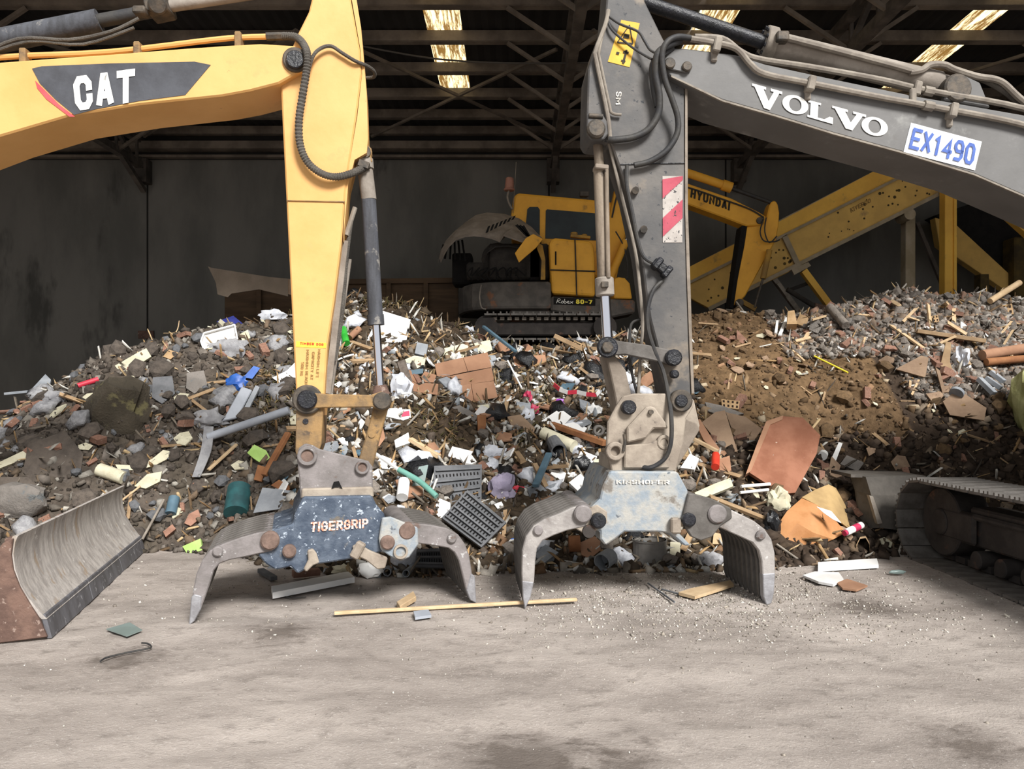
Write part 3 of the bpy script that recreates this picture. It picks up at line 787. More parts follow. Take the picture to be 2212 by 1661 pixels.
MB().prism([A + nv * o + V((0, 0, z)) for o, z in [(.0, .02), (-.05, .15), (-.10, .24), (-.16, .36), (-.20, .48), (-.212, .58), (-.2, .69), (-.26, .66), (-.30, .60), (-.36, .3), (-.38, .05), (-.36, .0)]], -dv * .03).build('end_plate', 'rust', bt, bevel=.006)
MB().prism([B + nv * o + V((0, 0, z)) for o, z in [(.0, .02), (-.05, .15), (-.12, .27), (-.19, .45), (-.212, .58), (-.2, .69), (-.36, .3), (-.36, .0)]], -dv * .03).build('end_plate', 'rust', bt, bevel=.006)
for t in (.3, .7):
    p = A + dv * (L_ * t) - nv * .40
    MB().box(p + V((0, 0, .3)), (.3, .12, .5), Matrix.Rotation(math.atan2(nv.y, nv.x), 3, 'Z')).build('push_bracket', 'rust', bt, bevel=.01)
# ------------------------------------------------------------------ grey excavator (arm on the right)
PV = Plane(5.93, .068)
vol = thing('excavator', 'dark grey excavator with white serif lettering on its boom and a red striped panel', 'excavator', (6.8, 5.9, 0))
vb = plate(PV, [(1433, 132), (1438, 116), (1452, 104), (1480, 104), (1530, 110), (1590, 118), (1653, 138), (1800, 170), (1978, 207), (2212, 248), (2420, 320), (2560, 440), (2640, 620), (2520, 640),
                (2440, 560), (2340, 480), (2212, 423), (2106, 377), (1946, 328), (1800, 288), (1680, 251), (1561, 217), (1480, 182), (1444, 162)], .5, -.07).build('boom', 'volvo_grey', vol, bevel=.012)
MB().loft([[PV.at(x, y, -.075) for x, y in ((1450, 166), (1561, 219), (1680, 253), (1800, 290), (1946, 330), (2106, 379), (2212, 425), (2340, 482))],
           [PV.at(x, y - 4, -.075) for x, y in ((1450, 166), (1561, 219), (1680, 253), (1800, 290), (1946, 330), (2106, 379), (2212, 425), (2340, 482))]], thick=PV.n * .02).build('boom_rim', 'pipe_dusty', vb)
# pin keeper plate with two bolts
plate(PV, [(1436, 128), (1442, 121), (1456, 122), (1488, 132), (1497, 142), (1492, 154), (1480, 156), (1450, 150), (1438, 144)], .02, -.095).build('pin_plate', 'volvo_grey', vb, bevel=.006)
for px, py, r in ((1448, 135, .045), (1485, 142, .04)):
    disc(PV, px, py, r, -.12, -.09, 14).build('pin_bolt', 'pin_steel', vb, bevel=.008)
# white slab serif lettering: V O L V O drawn as outlines
def slab_letters():
    def ring(n=28, ri=.52):
        uv, fs = [], []
        for i in range(n):
            a = 2 * pi * i / n
            uv.append((.5 + .5 * cos(a), .5 + .5 * sin(a)))
        for i in range(n):
            a = 2 * pi * i / n
            uv.append((.5 + .5 * ri * .92 * cos(a), .5 + .5 * (ri + .2) * sin(a)))
        fs = [[i, (i + 1) % n, (i + 1) % n + n, i + n] for i in range(n)]
        return uv, fs
    Vp = [(0, 1), (.46, 1), (.46, .88), (.38, .88), (.56, .38), (.72, .88), (.62, .88), (.62, 1), (1, 1), (1, .88), (.90, .88), (.62, 0), (.42, 0), (.08, .88), (0, .88)]
    Lp = [(0, 1), (.5, 1), (.5, .88), (.40, .88), (.40, .13), (.66, .13), (.86, .36), (1, .36), (1, 0), (0, 0), (0, .12), (.1, .12), (.1, .88), (0, .88)]
    return {'V': (Vp, [list(range(len(Vp)))]), 'L': (Lp, [list(range(len(Lp)))]), 'O': ring()}
SL = slab_letters()
# left/right pixel columns and heights along the sloping boom
for ch, (x0, y0t, y0b), (x1, y1t, y1b) in (('V', (1625, 180, 224), (1690, 198, 246)), ('O', (1691, 200, 240), (1747, 212, 252)), ('L', (1746, 216, 252), (1801, 230, 268)),
                                           ('V', (1798, 228, 268), (1871, 248, 290)), ('O', (1862, 248, 288), (1919, 258, 298))):
    uv, fs = SL[ch]
    shape_on(PV, uv, fs, [(x0, y0t), (x1, y1t), (x1 - 2, y1b), (x0 - 2, y0b)], 'white_print', vb, d=-.078)
sg = plate(PV, [(1968, 265), (2121, 306), (2106, 368), (1952, 328)], .004, -.076).build('number_plate', 'sign_white', vb)
print_on(PV, 'EX1490', [(1974, 275), (2110, 312), (2102, 357), (1963, 320)], 'blue_print', vb, d=-.084, bold=.16, asp=.56)
# pipes along the boom
MB().tube([PV.at(1492, 84, -.1), PV.at(1540, 92, -.1), PV.at(1590, 105, -.1), PV.at(1620, 138, -.11), PV.at(1652, 160, -.11), PV.at(1750, 180, -.11), PV.at(1900, 210, -.11), PV.at(2000, 228, -.11), PV.at(2212, 270, -.11), PV.at(2380, 330, -.11)], .026, smooth=5).build('oil_pipe', 'pipe_dusty', vb)
MB().tube([PV.at(1500, 80, .0), PV.at(1560, 84, .0), PV.at(1600, 112, .0), PV.at(1640, 128, .0), PV.at(1750, 145, .02), PV.at(1900, 172, .02), PV.at(2000, 195, .02), PV.at(2212, 235, .02), PV.at(2380, 300, .02)], .026, smooth=5).build('oil_pipe', 'pipe_dusty', vb)
for px, py, dd in ((1750, 183, -.11), (2056, 241, -.11), (1548, 100, -.1), (1978, 194, .02)):
    MB().box(PV.at(px, py, dd), (.06, .1, .12), Matrix.Rotation(radians(12), 3, 'Y')).box(PV.at(px - 6, py + 16, -.075), (.05, .04, .14)).build('pipe_clamp', 'pipe_dusty', vb, bevel=.01)
for px, py, dd in ((2005, 229, -.11), (2005, 197, .02)):
    a = PV.at(px - 10, py - 2, dd); b = PV.at(px + 10, py + 2, dd)
    MB().cyl(a, b, .04, seg=8).build('pipe_coupling', 'pipe_dusty', vb)
# stick cylinder on top of the boom
vc = MB().cyl(PV.at(1655, 93, .18), PV.at(2025, 183, .18), .105, seg=24).build('stick_cylinder', 'cyl_dusty', vol)
MB().cyl(PV.at(1648, 91, .18), PV.at(1672, 97, .18), .135, seg=24).build('cylinder_head', 'pipe_dusty', vc, bevel=.01)
hd = MB()
for k in range(10):
    a = 2 * pi * k / 10; ax = (PV.at(2025, 183, .18) - PV.at(1655, 93, .18)).normalized(); q = ax.to_track_quat('Z', 'Y')
    c = PV.at(1648, 91, .18) + q @ V((.11 * cos(a), .11 * sin(a), -.015)); hd.cyl(c, c + ax * .03, .016, seg=6)
hd.build('head_bolts', 'black_grease', vc)
MB().cyl(PV.at(1380, 2, .18), PV.at(1650, 92, .18), .058, seg=20).build('cylinder_rod', 'black_grease', vc)
MB().tube([PV.at(1690, 82, .05), PV.at(1715, 86, .05), PV.at(1950, 148, .06), PV.at(1965, 156, .06), PV.at(1990, 152, .06), PV.at(2010, 140, .06), PV.at(2040, 140, .06), PV.at(2062, 150, .06), PV.at(2110, 165, .06), PV.at(2160, 175, .06), PV.at(2200, 210, .06), PV.at(2260, 260, .06)], .028, smooth=5).build('cylinder_pipe', 'pipe_dusty', vc)
MB().box(PV.at(1688, 82, .05), (.1, .1, .08)).build('pipe_flange', 'pin_steel', vc, bevel=.01)
disc(PV, 2072, 188, .12, .0, .4, 22).build('cylinder_eye', 'pin_steel', vc, bevel=.015)
plate(PV, [(2040, 215), (2052, 170), (2080, 160), (2118, 178), (2140, 232)], .06, .02).build('cylinder_lug', 'volvo_grey', vb, bevel=.01)
MB().cyl(PV.at(2022, 182, .18), PV.at(2060, 188, .18), .085).build('cylinder_base', 'cyl_dusty', vc)
MB().tube([PV.at(2060, 150, .1), PV.at(2130, 175, .1), PV.at(2180, 205, .1), PV.at(2230, 250, .1)], .025).build('feed_hose', 'hose_grey', vc)

vs_pts = [(1316, -60), (1392, -60), (1392, 0), (1433, 84), (1479, 150), (1480, 184), (1481, 448), (1485, 600), (1490, 760), (1494, 850), (1492, 888), (1452, 892), (1441, 850), (1430, 790), (1418, 740), (1405, 690),
          (1397, 640), (1391, 590), (1385, 545), (1372, 490), (1357, 420), (1340, 366), (1319, 306), (1300, 304), (1276, 302), (1268, 288), (1268, 244), (1271, 150), (1287, 92), (1306, 55), (1309, 19)]
vs = plate(PV, vs_pts, .36).build('stick', 'volvo_stick', vol, bevel=.012)
plate(PV, [(1480, 184), (1485, 184), (1486, 448), (1491, 600), (1496, 760), (1500, 850), (1494, 850), (1490, 760), (1484, 600), (1480, 448)], .38, -.012).build('stick_rim', 'volvo_tan', vs)
plate(PV, [(1268, 244), (1302, 246), (1312, 262), (1314, 290), (1304, 302), (1276, 302), (1268, 288)], .06, -.05).build('cylinder_lug', 'volvo_stick', vs, bevel=.01)
disc(PV, 1289, 276, .075, -.10, -.04, 20).build('lug_pin', 'pin_steel', vs, bevel=.015)
MB().cyl(PV.at(1272, 250, -.05), PV.at(1302, 252, -.05), .02).build('lug_bar', 'pin_steel', vs)
MB().bar(PV.at(1340, 355, -.004), PV.at(1481, 352, -.004), .012, .006).build('weld_seam', 'black_grease', vs)
# steel pipe bent down the stick
MB().tube([PV.at(1314, 22, -.02), PV.at(1308, 52, -.03), PV.at(1287, 110, -.035), PV.at(1288, 130, -.035), PV.at(1312, 245, -.035), PV.at(1318, 300, -.03)], .018, smooth=5).build('steel_pipe', 'pipe_dusty', vs)
MB().tube([PV.at(1304, 62, -.025), PV.at(1294, 112, -.03), PV.at(1296, 130, -.03), PV.at(1316, 225, -.03), PV.at(1322, 244, -.03), PV.at(1342, 248, -.03)], .012, smooth=5).build('steel_pipe', 'pipe_dusty', vs)
# warning sticker
wq = [(1342, 43), (1382, 50), (1360, 145), (1313, 133)]
plate(PV, wq, .003, -.004).build('warning_sticker', 'warn_yellow', vs)
f = quad_map(PV, wq, -.009)
tri = MB()
def strip2(m, pts, w_, closed=False):
    for i in range(len(pts) - (0 if closed else 1)):
        a, b = V((*pts[i], 0)), V((*pts[(i + 1) % len(pts)], 0)); t = (b - a).normalized(); nn = V((-t.y, t.x, 0)) * w_
        m.add([f(*(a + nn).xy), f(*(b + nn).xy), f(*(b - nn).xy), f(*(a - nn).xy)], [[0, 1, 2, 3]])
strip2(tri, [(.15, .48), (.9, .52), (.5, .92)], .02, True)
for u, v_, a, b in ((.5, .66, .14, .05), (.68, .2, .05, .16), (.68, .3, .13, .03), (.32, .24, .07, .03), (.66, .1, .1, .02)):
    tri.add([f(u - a, v_ - b), f(u + a, v_ - b), f(u + a, v_ + b), f(u - a, v_ + b)], [[0, 1, 2, 3]])
tri.build('pictogram', 'black_print', vs)
print_on(PV, 'SM', [(1343, 197), (1341, 226), (1330, 226), (1331, 197)], 'faded_print', vs, d=-.005, bold=.14)
# red and white chevron panel
cq = [(1431, 380), (1475, 380), (1474, 524), (1432, 524)]
plate(PV, cq, .003, -.004).build('chevron_panel', 'chevron_white', vs)
f2 = quad_map(PV, cq, -.009)
ch = MB()
for lo_, hi_ in ((.66, .95), (.09, .37)):
    pts = [(0, lo_), (0, hi_), (1, hi_ + .28), (1, lo_ + .28)]
    pts = [(u, min(1, max(0, v_))) for u, v_ in pts]
    ch.add([f2(u, v_) for u, v_ in pts], [[0, 1, 2, 3]])
ch.build('chevron_stripe', 'chevron_red', vs)
# big black hoses round the elbow
MB().tube([PV.at(1490, 82, -.10), PV.at(1462, 80, -.15), PV.at(1440, 92, -.18), PV.at(1430, 120, -.17), PV.at(1436, 170, -.14), PV.at(1452, 215, -.12), PV.at(1464, 255, -.10), PV.at(1462, 290, -.09), PV.at(1440, 325, -.08), PV.at(1405, 348, -.06), PV.at(1370, 357, -.05)], .024, seg=10, smooth=6).build('black_hose', 'hose_black', vol)
MB().tube([PV.at(1470, 88, -.08), PV.at(1440, 100, -.14), PV.at(1420, 118, -.15), PV.at(1416, 160, -.12), PV.at(1424, 205, -.10), PV.at(1422, 245, -.08), PV.at(1402, 278, -.07), PV.at(1370, 296, -.06), PV.at(1330, 302, -.05), PV.at(1316, 302, -.03)], .028, seg=10, smooth=6).build('black_hose', 'hose_black', vol)
MB().tube([PV.at(1452, 105, -.06), PV.at(1430, 118, -.1), PV.at(1410, 140, -.08), PV.at(1412, 190, -.06), PV.at(1420, 230, -.06)], .026, seg=8).build('black_hose', 'hose_black', vol)
MB().tube([PV.at(1316, 36, -.03), PV.at(1340, 52, -.05), PV.at(1378, 68, -.06), PV.at(1392, 88, -.08), PV.at(1405, 108, -.1), PV.at(1422, 116, -.12)], .011, smooth=6).build('thin_hose', 'hose_black', vol)
MB().tube([PV.at(1314, 50, -.03), PV.at(1325, 68, -.04), PV.at(1360, 98, -.05), PV.at(1390, 118, -.06), PV.at(1408, 128, -.1)], .010, smooth=6).build('thin_hose', 'hose_black', vol)
MB().tube([PV.at(1354, 358, -.03), PV.at(1354, 400, -.04), PV.at(1364, 450, -.04), PV.at(1378, 520, -.04), PV.at(1392, 556, -.04), PV.at(1420, 572, -.04)], .016, smooth=5).build('stick_pipe', 'hose_black', vol)
MB().box(PV.at(1428, 578, -.04), (.16, .07, .07), Matrix.Rotation(radians(40), 3, 'Y')).box(PV.at(1440, 588, -.05), (.05, .1, .1), Matrix.Rotation(radians(40), 3, 'Y')).box(PV.at(1420, 570, -.05), (.05, .1, .1), Matrix.Rotation(radians(40), 3, 'Y')).build('hose_valve', 'black_grease', vol, bevel=.01)
MB().tube([PV.at(1432, 606, -.04), PV.at(1412, 626, -.05), PV.at(1400, 665, -.05), PV.at(1400, 710, -.05), PV.at(1415, 760, -.05), PV.at(1432, 800, -.05), PV.at(1443, 850, -.12), PV.at(1450, 900, -.20), PV.at(1450, 950, -.22), PV.at(1440, 985, -.20), PV.at(1420, 1003, -.18), PV.at(1402, 1010, -.17), PV.at(1388, 1008, -.14)], .018, smooth=5).build('grab_hose', 'hose_black', vol)
MB().tube([PV.at(1316, 310, .05), PV.at(1330, 370, .05), PV.at(1350, 450, .05), PV.at(1372, 540, .05), PV.at(1382, 620, .05), PV.at(1388, 700, .06), PV.at(1384, 760, .08), PV.at(1378, 860, .1)], .014).build('return_hose', 'pipe_dusty', vol)
MB().tube([PV.at(1384, 690, .1), PV.at(1364, 700, .1), PV.at(1360, 740, .1), PV.at(1362, 790, .1), PV.at(1376, 850, .12)], .012).build('return_hose', 'hose_black', vol)
for px, py in ((1373, 411), (1391, 495)):
    MB().cyl(PV.at(px, py, -.05), PV.at(px, py, 0), .03, seg=8).build('hose_clip', 'pin_steel', vol)

# bucket cylinder of the grey arm
bc = MB().cyl(PV.at(1296, 366, .12), PV.at(1305, 608, .12), .055, seg=20).build('bucket_cylinder', 'cyl_tan', vol)
MB().cyl(PV.at(1290, 292, .12), PV.at(1296, 370, .12), .04).build('cylinder_neck', 'cyl_tan', bc)
MB().bar(PV.at(1283, 363, .1), PV.at(1312, 366, .1), .13, .04).build('cylinder_clamp', 'grab_tan', bc, bevel=.008)
MB().cyl(PV.at(1310, 366, .05), PV.at(1314, 600, .05), .018).build('cylinder_pipe', 'cyl_tan', bc)
MB().cyl(PV.at(1305, 600, .12), PV.at(1307, 640, .12), .078, seg=20).build('cylinder_head', 'cyl_dusty', bc, bevel=.01)
MB().box(PV.at(1306, 615, .03), (.06, .04, .05)).build('port_block', 'pin_steel', bc, bevel=.006)
MB().cyl(PV.at(1307, 638, .12), PV.at(1313, 740, .12), .043, seg=20).build('cylinder_rod', 'chrome', bc)
MB().cyl(PV.at(1313, 750, -.02), PV.at(1313, 750, .3), .085, seg=20).build('rod_eye', 'black_grease', bc, bevel=.01)
l1 = plate(PV, [(1313, 732), (1350, 738), (1400, 745), (1450, 756), (1470, 765), (1472, 782), (1450, 788), (1400, 776), (1350, 766), (1312, 768)], .05, -.06).build('link_bar', 'track_steel', vol, bevel=.008)
plate(PV, [(1313, 732), (1350, 738), (1400, 745), (1450, 756), (1472, 782), (1450, 788), (1400, 776), (1350, 766), (1312, 768)], .05, .37).build('link_bar', 'track_steel', vol, bevel=.008)
disc(PV, 1313, 750, .085, -.09, -.05, 20).build('link_pin', 'black_grease', l1, bevel=.012)
disc(PV, 1313, 750, .05, -.115, -.08, 6).build('pin_nut', 'pin_steel', l1, bevel=.008)
for px, py, r in ((1457, 772, .068), (1459, 808, .035)):
    disc(PV, px, py, r, -.11, -.04, 12).build('greased_pin', 'black_grease', vs, bevel=.012)
disc(PV, 1473, 866, .088, -.05, .02, 24).build('pin_boss', 'pin_steel', vs, bevel=.012)
disc(PV, 1473, 866, .05, -.07, -.04, 20).build('pin', 'black_grease', vs, bevel=.008)
plate(PV, [(1308, 765), (1330, 768), (1352, 800), (1366, 862), (1368, 890), (1335, 890), (1330, 862), (1318, 805)], .3, .02).build('link_arm', 'volvo_tan', vol, bevel=.01)

# ------------------------------------------------------------------ right grab
PR = Plane(5.693, .068)
specR = dict(
    body=[(1318, 1018), (1464, 1019), (1486, 1060), (1487, 1100), (1476, 1120), (1462, 1146), (1492, 1178), (1480, 1180), (1448, 1152), (1420, 1149), (1349, 1149), (1330, 1164), (1308, 1179), (1297, 1165), (1297, 1148), (1258, 1140), (1262, 1110), (1296, 1078), (1302, 1050)],
    body_plates=[
        ([(1488, 1066), (1505, 1068), (1540, 1078), (1580, 1098), (1582, 1120), (1560, 1134), (1538, 1160), (1514, 1168), (1494, 1160), (1480, 1138), (1477, 1110)], -.02, .06, 'track_steel'),
        ([(1240, 1140), (1270, 1100), (1290, 1090), (1312, 1105), (1312, 1130), (1296, 1140), (1272, 1159)], .01, .05, 'grab_tan')],
    jaw_a=dict(pin=(1260, 1111), bolt=(1163, 1147), pr=.07,
        tine=[(1258, 1091), (1235, 1097), (1207, 1110), (1175, 1122), (1152, 1137), (1136, 1160), (1128, 1190), (1127, 1240), (1130, 1290), (1134, 1316), (1146, 1290), (1154, 1255), (1156, 1215), (1160, 1185), (1172, 1168), (1195, 1157), (1225, 1146), (1262, 1138), (1277, 1120), (1274, 1100)],
        tip=[(1128, 1255), (1153, 1258), (1146, 1291), (1134, 1317), (1130, 1292)]),
    jaw_b=dict(pin=(1551, 1111), bolt=(1645, 1157), pr=.075,
        tine=[(1536, 1100), (1550, 1091), (1575, 1099), (1602, 1112), (1630, 1126), (1652, 1143), (1667, 1165), (1674, 1195), (1675, 1230), (1672, 1280), (1667, 1303), (1656, 1306), (1650, 1290), (1648, 1250), (1646, 1215), (1640, 1190), (1626, 1172), (1600, 1160), (1568, 1146), (1541, 1134), (1532, 1116)],
        tip=[(1648, 1240), (1675, 1238), (1672, 1282), (1667, 1304), (1656, 1307), (1650, 1290)]))
MR = dict(body='grab_pale', hub='grab_steel', jaw='grab_worn', inner='track_steel', tip='grab_shiny', pin='grab_steel', bolt='grab_steel')
gr, brd = grab(PR, 'selector_grab', 'pale scuffed steel grab with tan bracket under the dark grey excavator arm', (1.1, 6.0, 0), .92, specR, MR)
cheek = [(1313, 912), (1330, 880), (1346, 856), (1370, 850), (1444, 850), (1462, 856), (1492, 850), (1499, 878), (1482, 905), (1476, 960), (1460, 1018), (1322, 1018), (1310, 975)]
vk = plate(PR, cheek, .05, .12).build('bracket', 'grab_tan', gr, bevel=.01)
plate(PR, [(1330, 880), (1346, 856), (1444, 850), (1499, 862), (1512, 920), (1505, 940), (1460, 1015), (1322, 1015), (1310, 975)], .06, .66).build('bracket_cheek', 'grab_tan', vk, bevel=.01)
plate(PR, [(1318, 985), (1462, 985), (1462, 1022), (1318, 1022)], .5, .15).build('bracket_base', 'grab_tan', vk, bevel=.01)
plate(PR, [(1355, 924), (1396, 880), (1405, 877), (1415, 880), (1438, 912), (1444, 926), (1412, 926), (1396, 947), (1355, 957)], .05, .06).build('hitch_latch', 'grab_tan', vk, bevel=.012)
plate(PR, [(1349, 962), (1400, 958), (1440, 944), (1447, 1012), (1349, 1012)], .04, .08).build('hitch_plate', 'grab_tan', vk, bevel=.01)
disc(PR, 1407, 890, .02, .03, .07, 10).build('latch_pin', 'pin_steel', vk)
plate(PR, [(1470, 900), (1505, 915), (1512, 928), (1462, 1012), (1452, 1008)], .03, .30).build('wing_plate', 'volvo_tan', vk, bevel=.006)
for px, py, r in ((1330, 975, .075), (1436, 956, .06)):
    c = PR.at(px, py, .07); MB().ring(c, c + PR.n * .07, r, r * .5).build('pin_eye', 'grab_tan', vk, bevel=.008)
disc(PR, 1473, 866, .09, .06, .14, 24).build('pin_boss', 'pin_steel', vk, bevel=.012)
disc(PR, 1473, 866, .05, .04, .08, 20).build('pin', 'black_grease', vk, bevel=.008)
disc(PR, 1360, 880, .058, .05, .14, 14).build('hex_nut', 'black_grease', vk, bevel=.012)
c = PR.at(1294, 930, .14); MB().ring(c, c + PR.n * .05, .045, .022).build('lifting_eye', 'track_steel', vk, bevel=.006)
MB().tube([PR.at(1348, 938, .06), PR.at(1350, 955, .06), PR.at(1347, 975, .06)], .012).build('safety_chain', 'pin_steel', vk)
disc(PR, 1294, 1126, .06, -.05, .04, 20).build('bolt_boss', 'black_grease', brd, bevel=.014)
disc(PR, 1490, 1124, .055, -.06, .0, 20).build('bolt_boss', 'black_grease', brd, bevel=.014)
disc(PR, 1273, 1148, .05, -.02, .03, 20).build('lug_hole', 'track_dark', brd)
MB().box(PR.at(1459, 1135, -.02), (.075, .07, .12)).build('stop_block', 'grab_tan', brd, bevel=.012)
print_on(PR, 'KINSHOFER', [(1331, 1036), (1447, 1037), (1447, 1046), (1331, 1045)], 'faded_print', brd, d=.010, bold=.16)

# ------------------------------------------------------------------ crawler of the grey excavator, running towards the open side
TX, TY0, TY1, TR, TZ = 4.02, 3.3, 7.35, .395, .40
carrier(vol, (6.75, 5.86, 0), radians(180 + 2), 'volvo_grey', 'track_dark', hood=3.1, front=3.0, y0=-1.72)  # unseen house, raised and widened to shade the heap behind it
def track(x0, wd, frame_x):
    # loop of separate shoes round idler and sprocket
    shoe = MB().box((0, 0, 0), (wd, .185, .022)).box((0, -.06, .022), (wd, .02, .03)).box((0, .02, .022), (wd, .02, .03)).box((0, .075, .022), (wd, .02, .025)).build('track_shoe', 'track_steel', vol, origin=(0, 0, 0))
    P = []
    n = 20
    L1 = TY1 - TY0
    per = 2 * L1 + 2 * pi * TR
    cnt = int(per / .195)
    for k in range(cnt):
        s = per * k / cnt
        if s < L1:
            p = (TY1 - s, TZ - TR, pi)
        elif s < L1 + pi * TR:
            a = (s - L1) / TR; p = (TY0 - TR * sin(a), TZ - TR * cos(a), pi - a if False else pi + a * -1)
        elif s < 2 * L1 + pi * TR:
            p = (TY0 + (s - L1 - pi * TR), TZ + TR, 0)
        else:
            a = (s - 2 * L1 - pi * TR) / TR; p = (TY1 + TR * sin(a), TZ + TR * cos(a), -a)
        P.append(p)
    base = world_of(vol)
    for i, (y, z, a) in enumerate(P):
        c = shoe if i == 0 else copy_of(shoe, parent=vol)
        c.location = V((x0 + wd / 2, y, z)) - base
        c.rotation_euler = (a, 0, 0)
    fr = MB().box((frame_x + .2, (TY0 + TY1) / 2, .42), (.3, L1 - .75, .36)).box((frame_x + .03, (TY0 + TY1) / 2, .52), (.06, L1 - .5, .06)).build('track_frame', 'track_dark', vol, bevel=.02)
    for y in (TY0, TY1):
        MB().cyl((frame_x, y, TZ), (frame_x + .3, y, TZ), TR - .06, seg=28).cyl((frame_x - .03, y, TZ), (frame_x, y, TZ), .13, seg=20).build('idler_wheel', 'track_dark', vol, bevel=.012)
    MB().box((frame_x + .02, TY1 - .25, TZ), (.06, .55, .3)).build('idler_cover', 'track_dark', vol, bevel=.03)
    y = TY0 + .45
    while y < TY1 - .3:
        MB().cyl((frame_x, y, .13), (frame_x + .32, y, .13), .085, seg=14).build('track_roller', 'track_dark', vol, bevel=.01)
        y += .34
    lk_ = MB()
    for yy in frange(TY0, TY1, .195):
        lk_.box((frame_x + .15, yy, .06), (.16, .15, .06)).box((frame_x + .15, yy, .745), (.16, .15, .06))
    lk_.build('track_chain', 'track_dark', vol)
track(TX, .6, TX + .24)
track(6.9, .6, 7.14)
MB().box((5.8, 5.4, .55), (2.6, 1.6, .35)).build('undercarriage', 'track_dark', vol, bevel=.05)
# ------------------------------------------------------------------ burnt-out yellow excavator on top of the heap
PH = Plane(12.4, .0)
PH2 = Plane(13.2, .0)
hy = thing('excavator', 'small burnt-out yellow excavator with raised hood standing on top of the rubbish heap', 'excavator', (1.0, 13.2, 2.5))
cabp = [(1103, 470), (1109, 426), (1114, 418), (1122, 416), (1277, 430), (1330, 437), (1338, 470), (1322, 600), (1180, 600), (1110, 560)]
cab = plate(PH2, cabp, 1.0).build('cab', 'hy_yellow', hy, bevel=.05, seg=2)
plate(PH2, [(1139, 452), (1144, 447), (1162, 447), (1166, 453), (1166, 508), (1134, 508)], .02, -.015).build('cab_window', 'glass_dark', cab)
plate(PH2, [(1179, 455), (1182, 452), (1279, 460), (1318, 464), (1308, 520), (1178, 515)], .02, -.015).build('cab_window', 'glass_dark', cab)
MB().box(PH2.at(1262, 420, .3), (.16, .12, .09)).bar(PH2.at(1270, 425, .3), PH2.at(1270, 433, .3), .03, .03).build('work_lamp', 'hy_body', cab, bevel=.01)
bp = MB().tube([PH2.at(1107, 452, -.05), PH2.at(1100, 440, -.05), PH2.at(1096, 425, -.05), PH2.at(1099, 412, -.05), PH2.at(1100, 406, -.05)], .018).build('beacon_pole', 'pipe_dusty', cab)
MB().cyl(PH2.at(1100, 410, -.05), PH2.at(1101, 384, -.05), .085, .07).cyl(PH2.at(1100, 412, -.05), PH2.at(1100, 407, -.05), .1).build('beacon', 'beacon', cab, bevel=.015)
MB().tube([PH2.at(1108, 460, -.02), PH2.at(1112, 400, -.02), PH2.at(1115, 350, -.02)], .006).build('aerial', 'pipe_dusty', cab)
# side panels
sp = plate(PH, [(1186, 526), (1190, 517), (1200, 513), (1272, 520), (1282, 526), (1285, 560), (1286, 641), (1192, 634)], .7).build('side_panel', 'hy_yellow', hy, bevel=.05, seg=2)
MB().bar(PH.at(1242, 516, -.012), PH.at(1246, 640, -.012), .02, .02).bar(PH.at(1188, 583, -.012), PH.at(1286, 586, -.012), .02, .02).build('panel_gap', 'soot', sp)
plate(PH, [(1199, 543), (1202, 543), (1202, 572), (1199, 572)], .01, -.016).build('panel_handle', 'burnt', sp)
MB().cyl(PH.at(1240, 512, .25), PH.at(1240, 502, .25), .06).cyl(PH.at(1262, 512, .3), PH.at(1262, 506, .3), .05).bar(PH.at(1232, 510, .2), PH.at(1275, 514, .2), .1, .05).build('fuel_cap', 'hy_dirty', sp, bevel=.01)
plate(PH, [(1327, 602), (1336, 598), (1350, 600), (1361, 612), (1366, 646), (1326, 645)], .5, .1).build('front_step', 'hy_yellow', hy, bevel=.03, seg=2)
plate(PH, [(1190, 640), (1372, 648), (1372, 676), (1300, 690), (1190, 672)], .6, .02).build('lower_frame', 'hy_body', hy, bevel=.03)
plate(PH, [(1196, 642), (1286, 645), (1286, 660), (1196, 657)], .01, .008).build('name_plate', 'burnt', hy)
sc_w = quad_map(PH, [(1202, 645), (1238, 646.5), (1238, 656), (1202, 655)], 0)
rb = MB()
for st in ([(0, 0), (.1, .95), (.22, .9), (.2, .6), (.06, .5), (.24, .05)], [(.34, .5), (.28, .2), (.36, .05), (.44, .25), (.38, .5), (.34, .5)], [(.5, 1), (.46, .1), (.56, .08), (.6, .3), (.52, .5)], [(.64, .3), (.76, .4), (.7, .55), (.64, .3), (.7, .06), (.8, .12)], [(.84, .5), (.98, .05)], [(1, .5), (.82, .05)]):
    rb.tube([sc_w(u, v) for u, v in st], .006, seg=5, smooth=3)
rb.build('lettering', 'white_print', hy)
print_on(PH, '80-7', [(1244, 646.5), (1280, 648), (1280, 657), (1244, 656)], 'yellow_label', hy, d=-.0, bold=.2)
# rounded counterweight
yb, yt = 668, 607
cw = MB()
plan = []
xs_ = [(1192, 12.42), (1120, 12.42), (1060, 12.46), (1020, 12.62), (1000, 12.9), (990, 13.3), (992, 13.8)]
pl_ = [V(((px - CX) / F * Y, Y, 0)) for px, Y in xs_] + [V((.55, 14.3, 0))]
z0, z1 = CH + (865 - yb) / F * 12.42, CH + (865 - yt) / F * 12.42
cw.prism([p + V((0, 0, z0)) for p in pl_], (0, 0, z1 - z0))
cw.build('counterweight', 'hy_body', hy, bevel=.06, seg=2)
MB().tube([PH.at(1040, 615, -.0), PH.at(1036, 640, -.0), PH.at(1040, 664, -.0), PH.at(1050, 668, .0)], .012).build('cable_loop', 'pipe_dusty', hy)
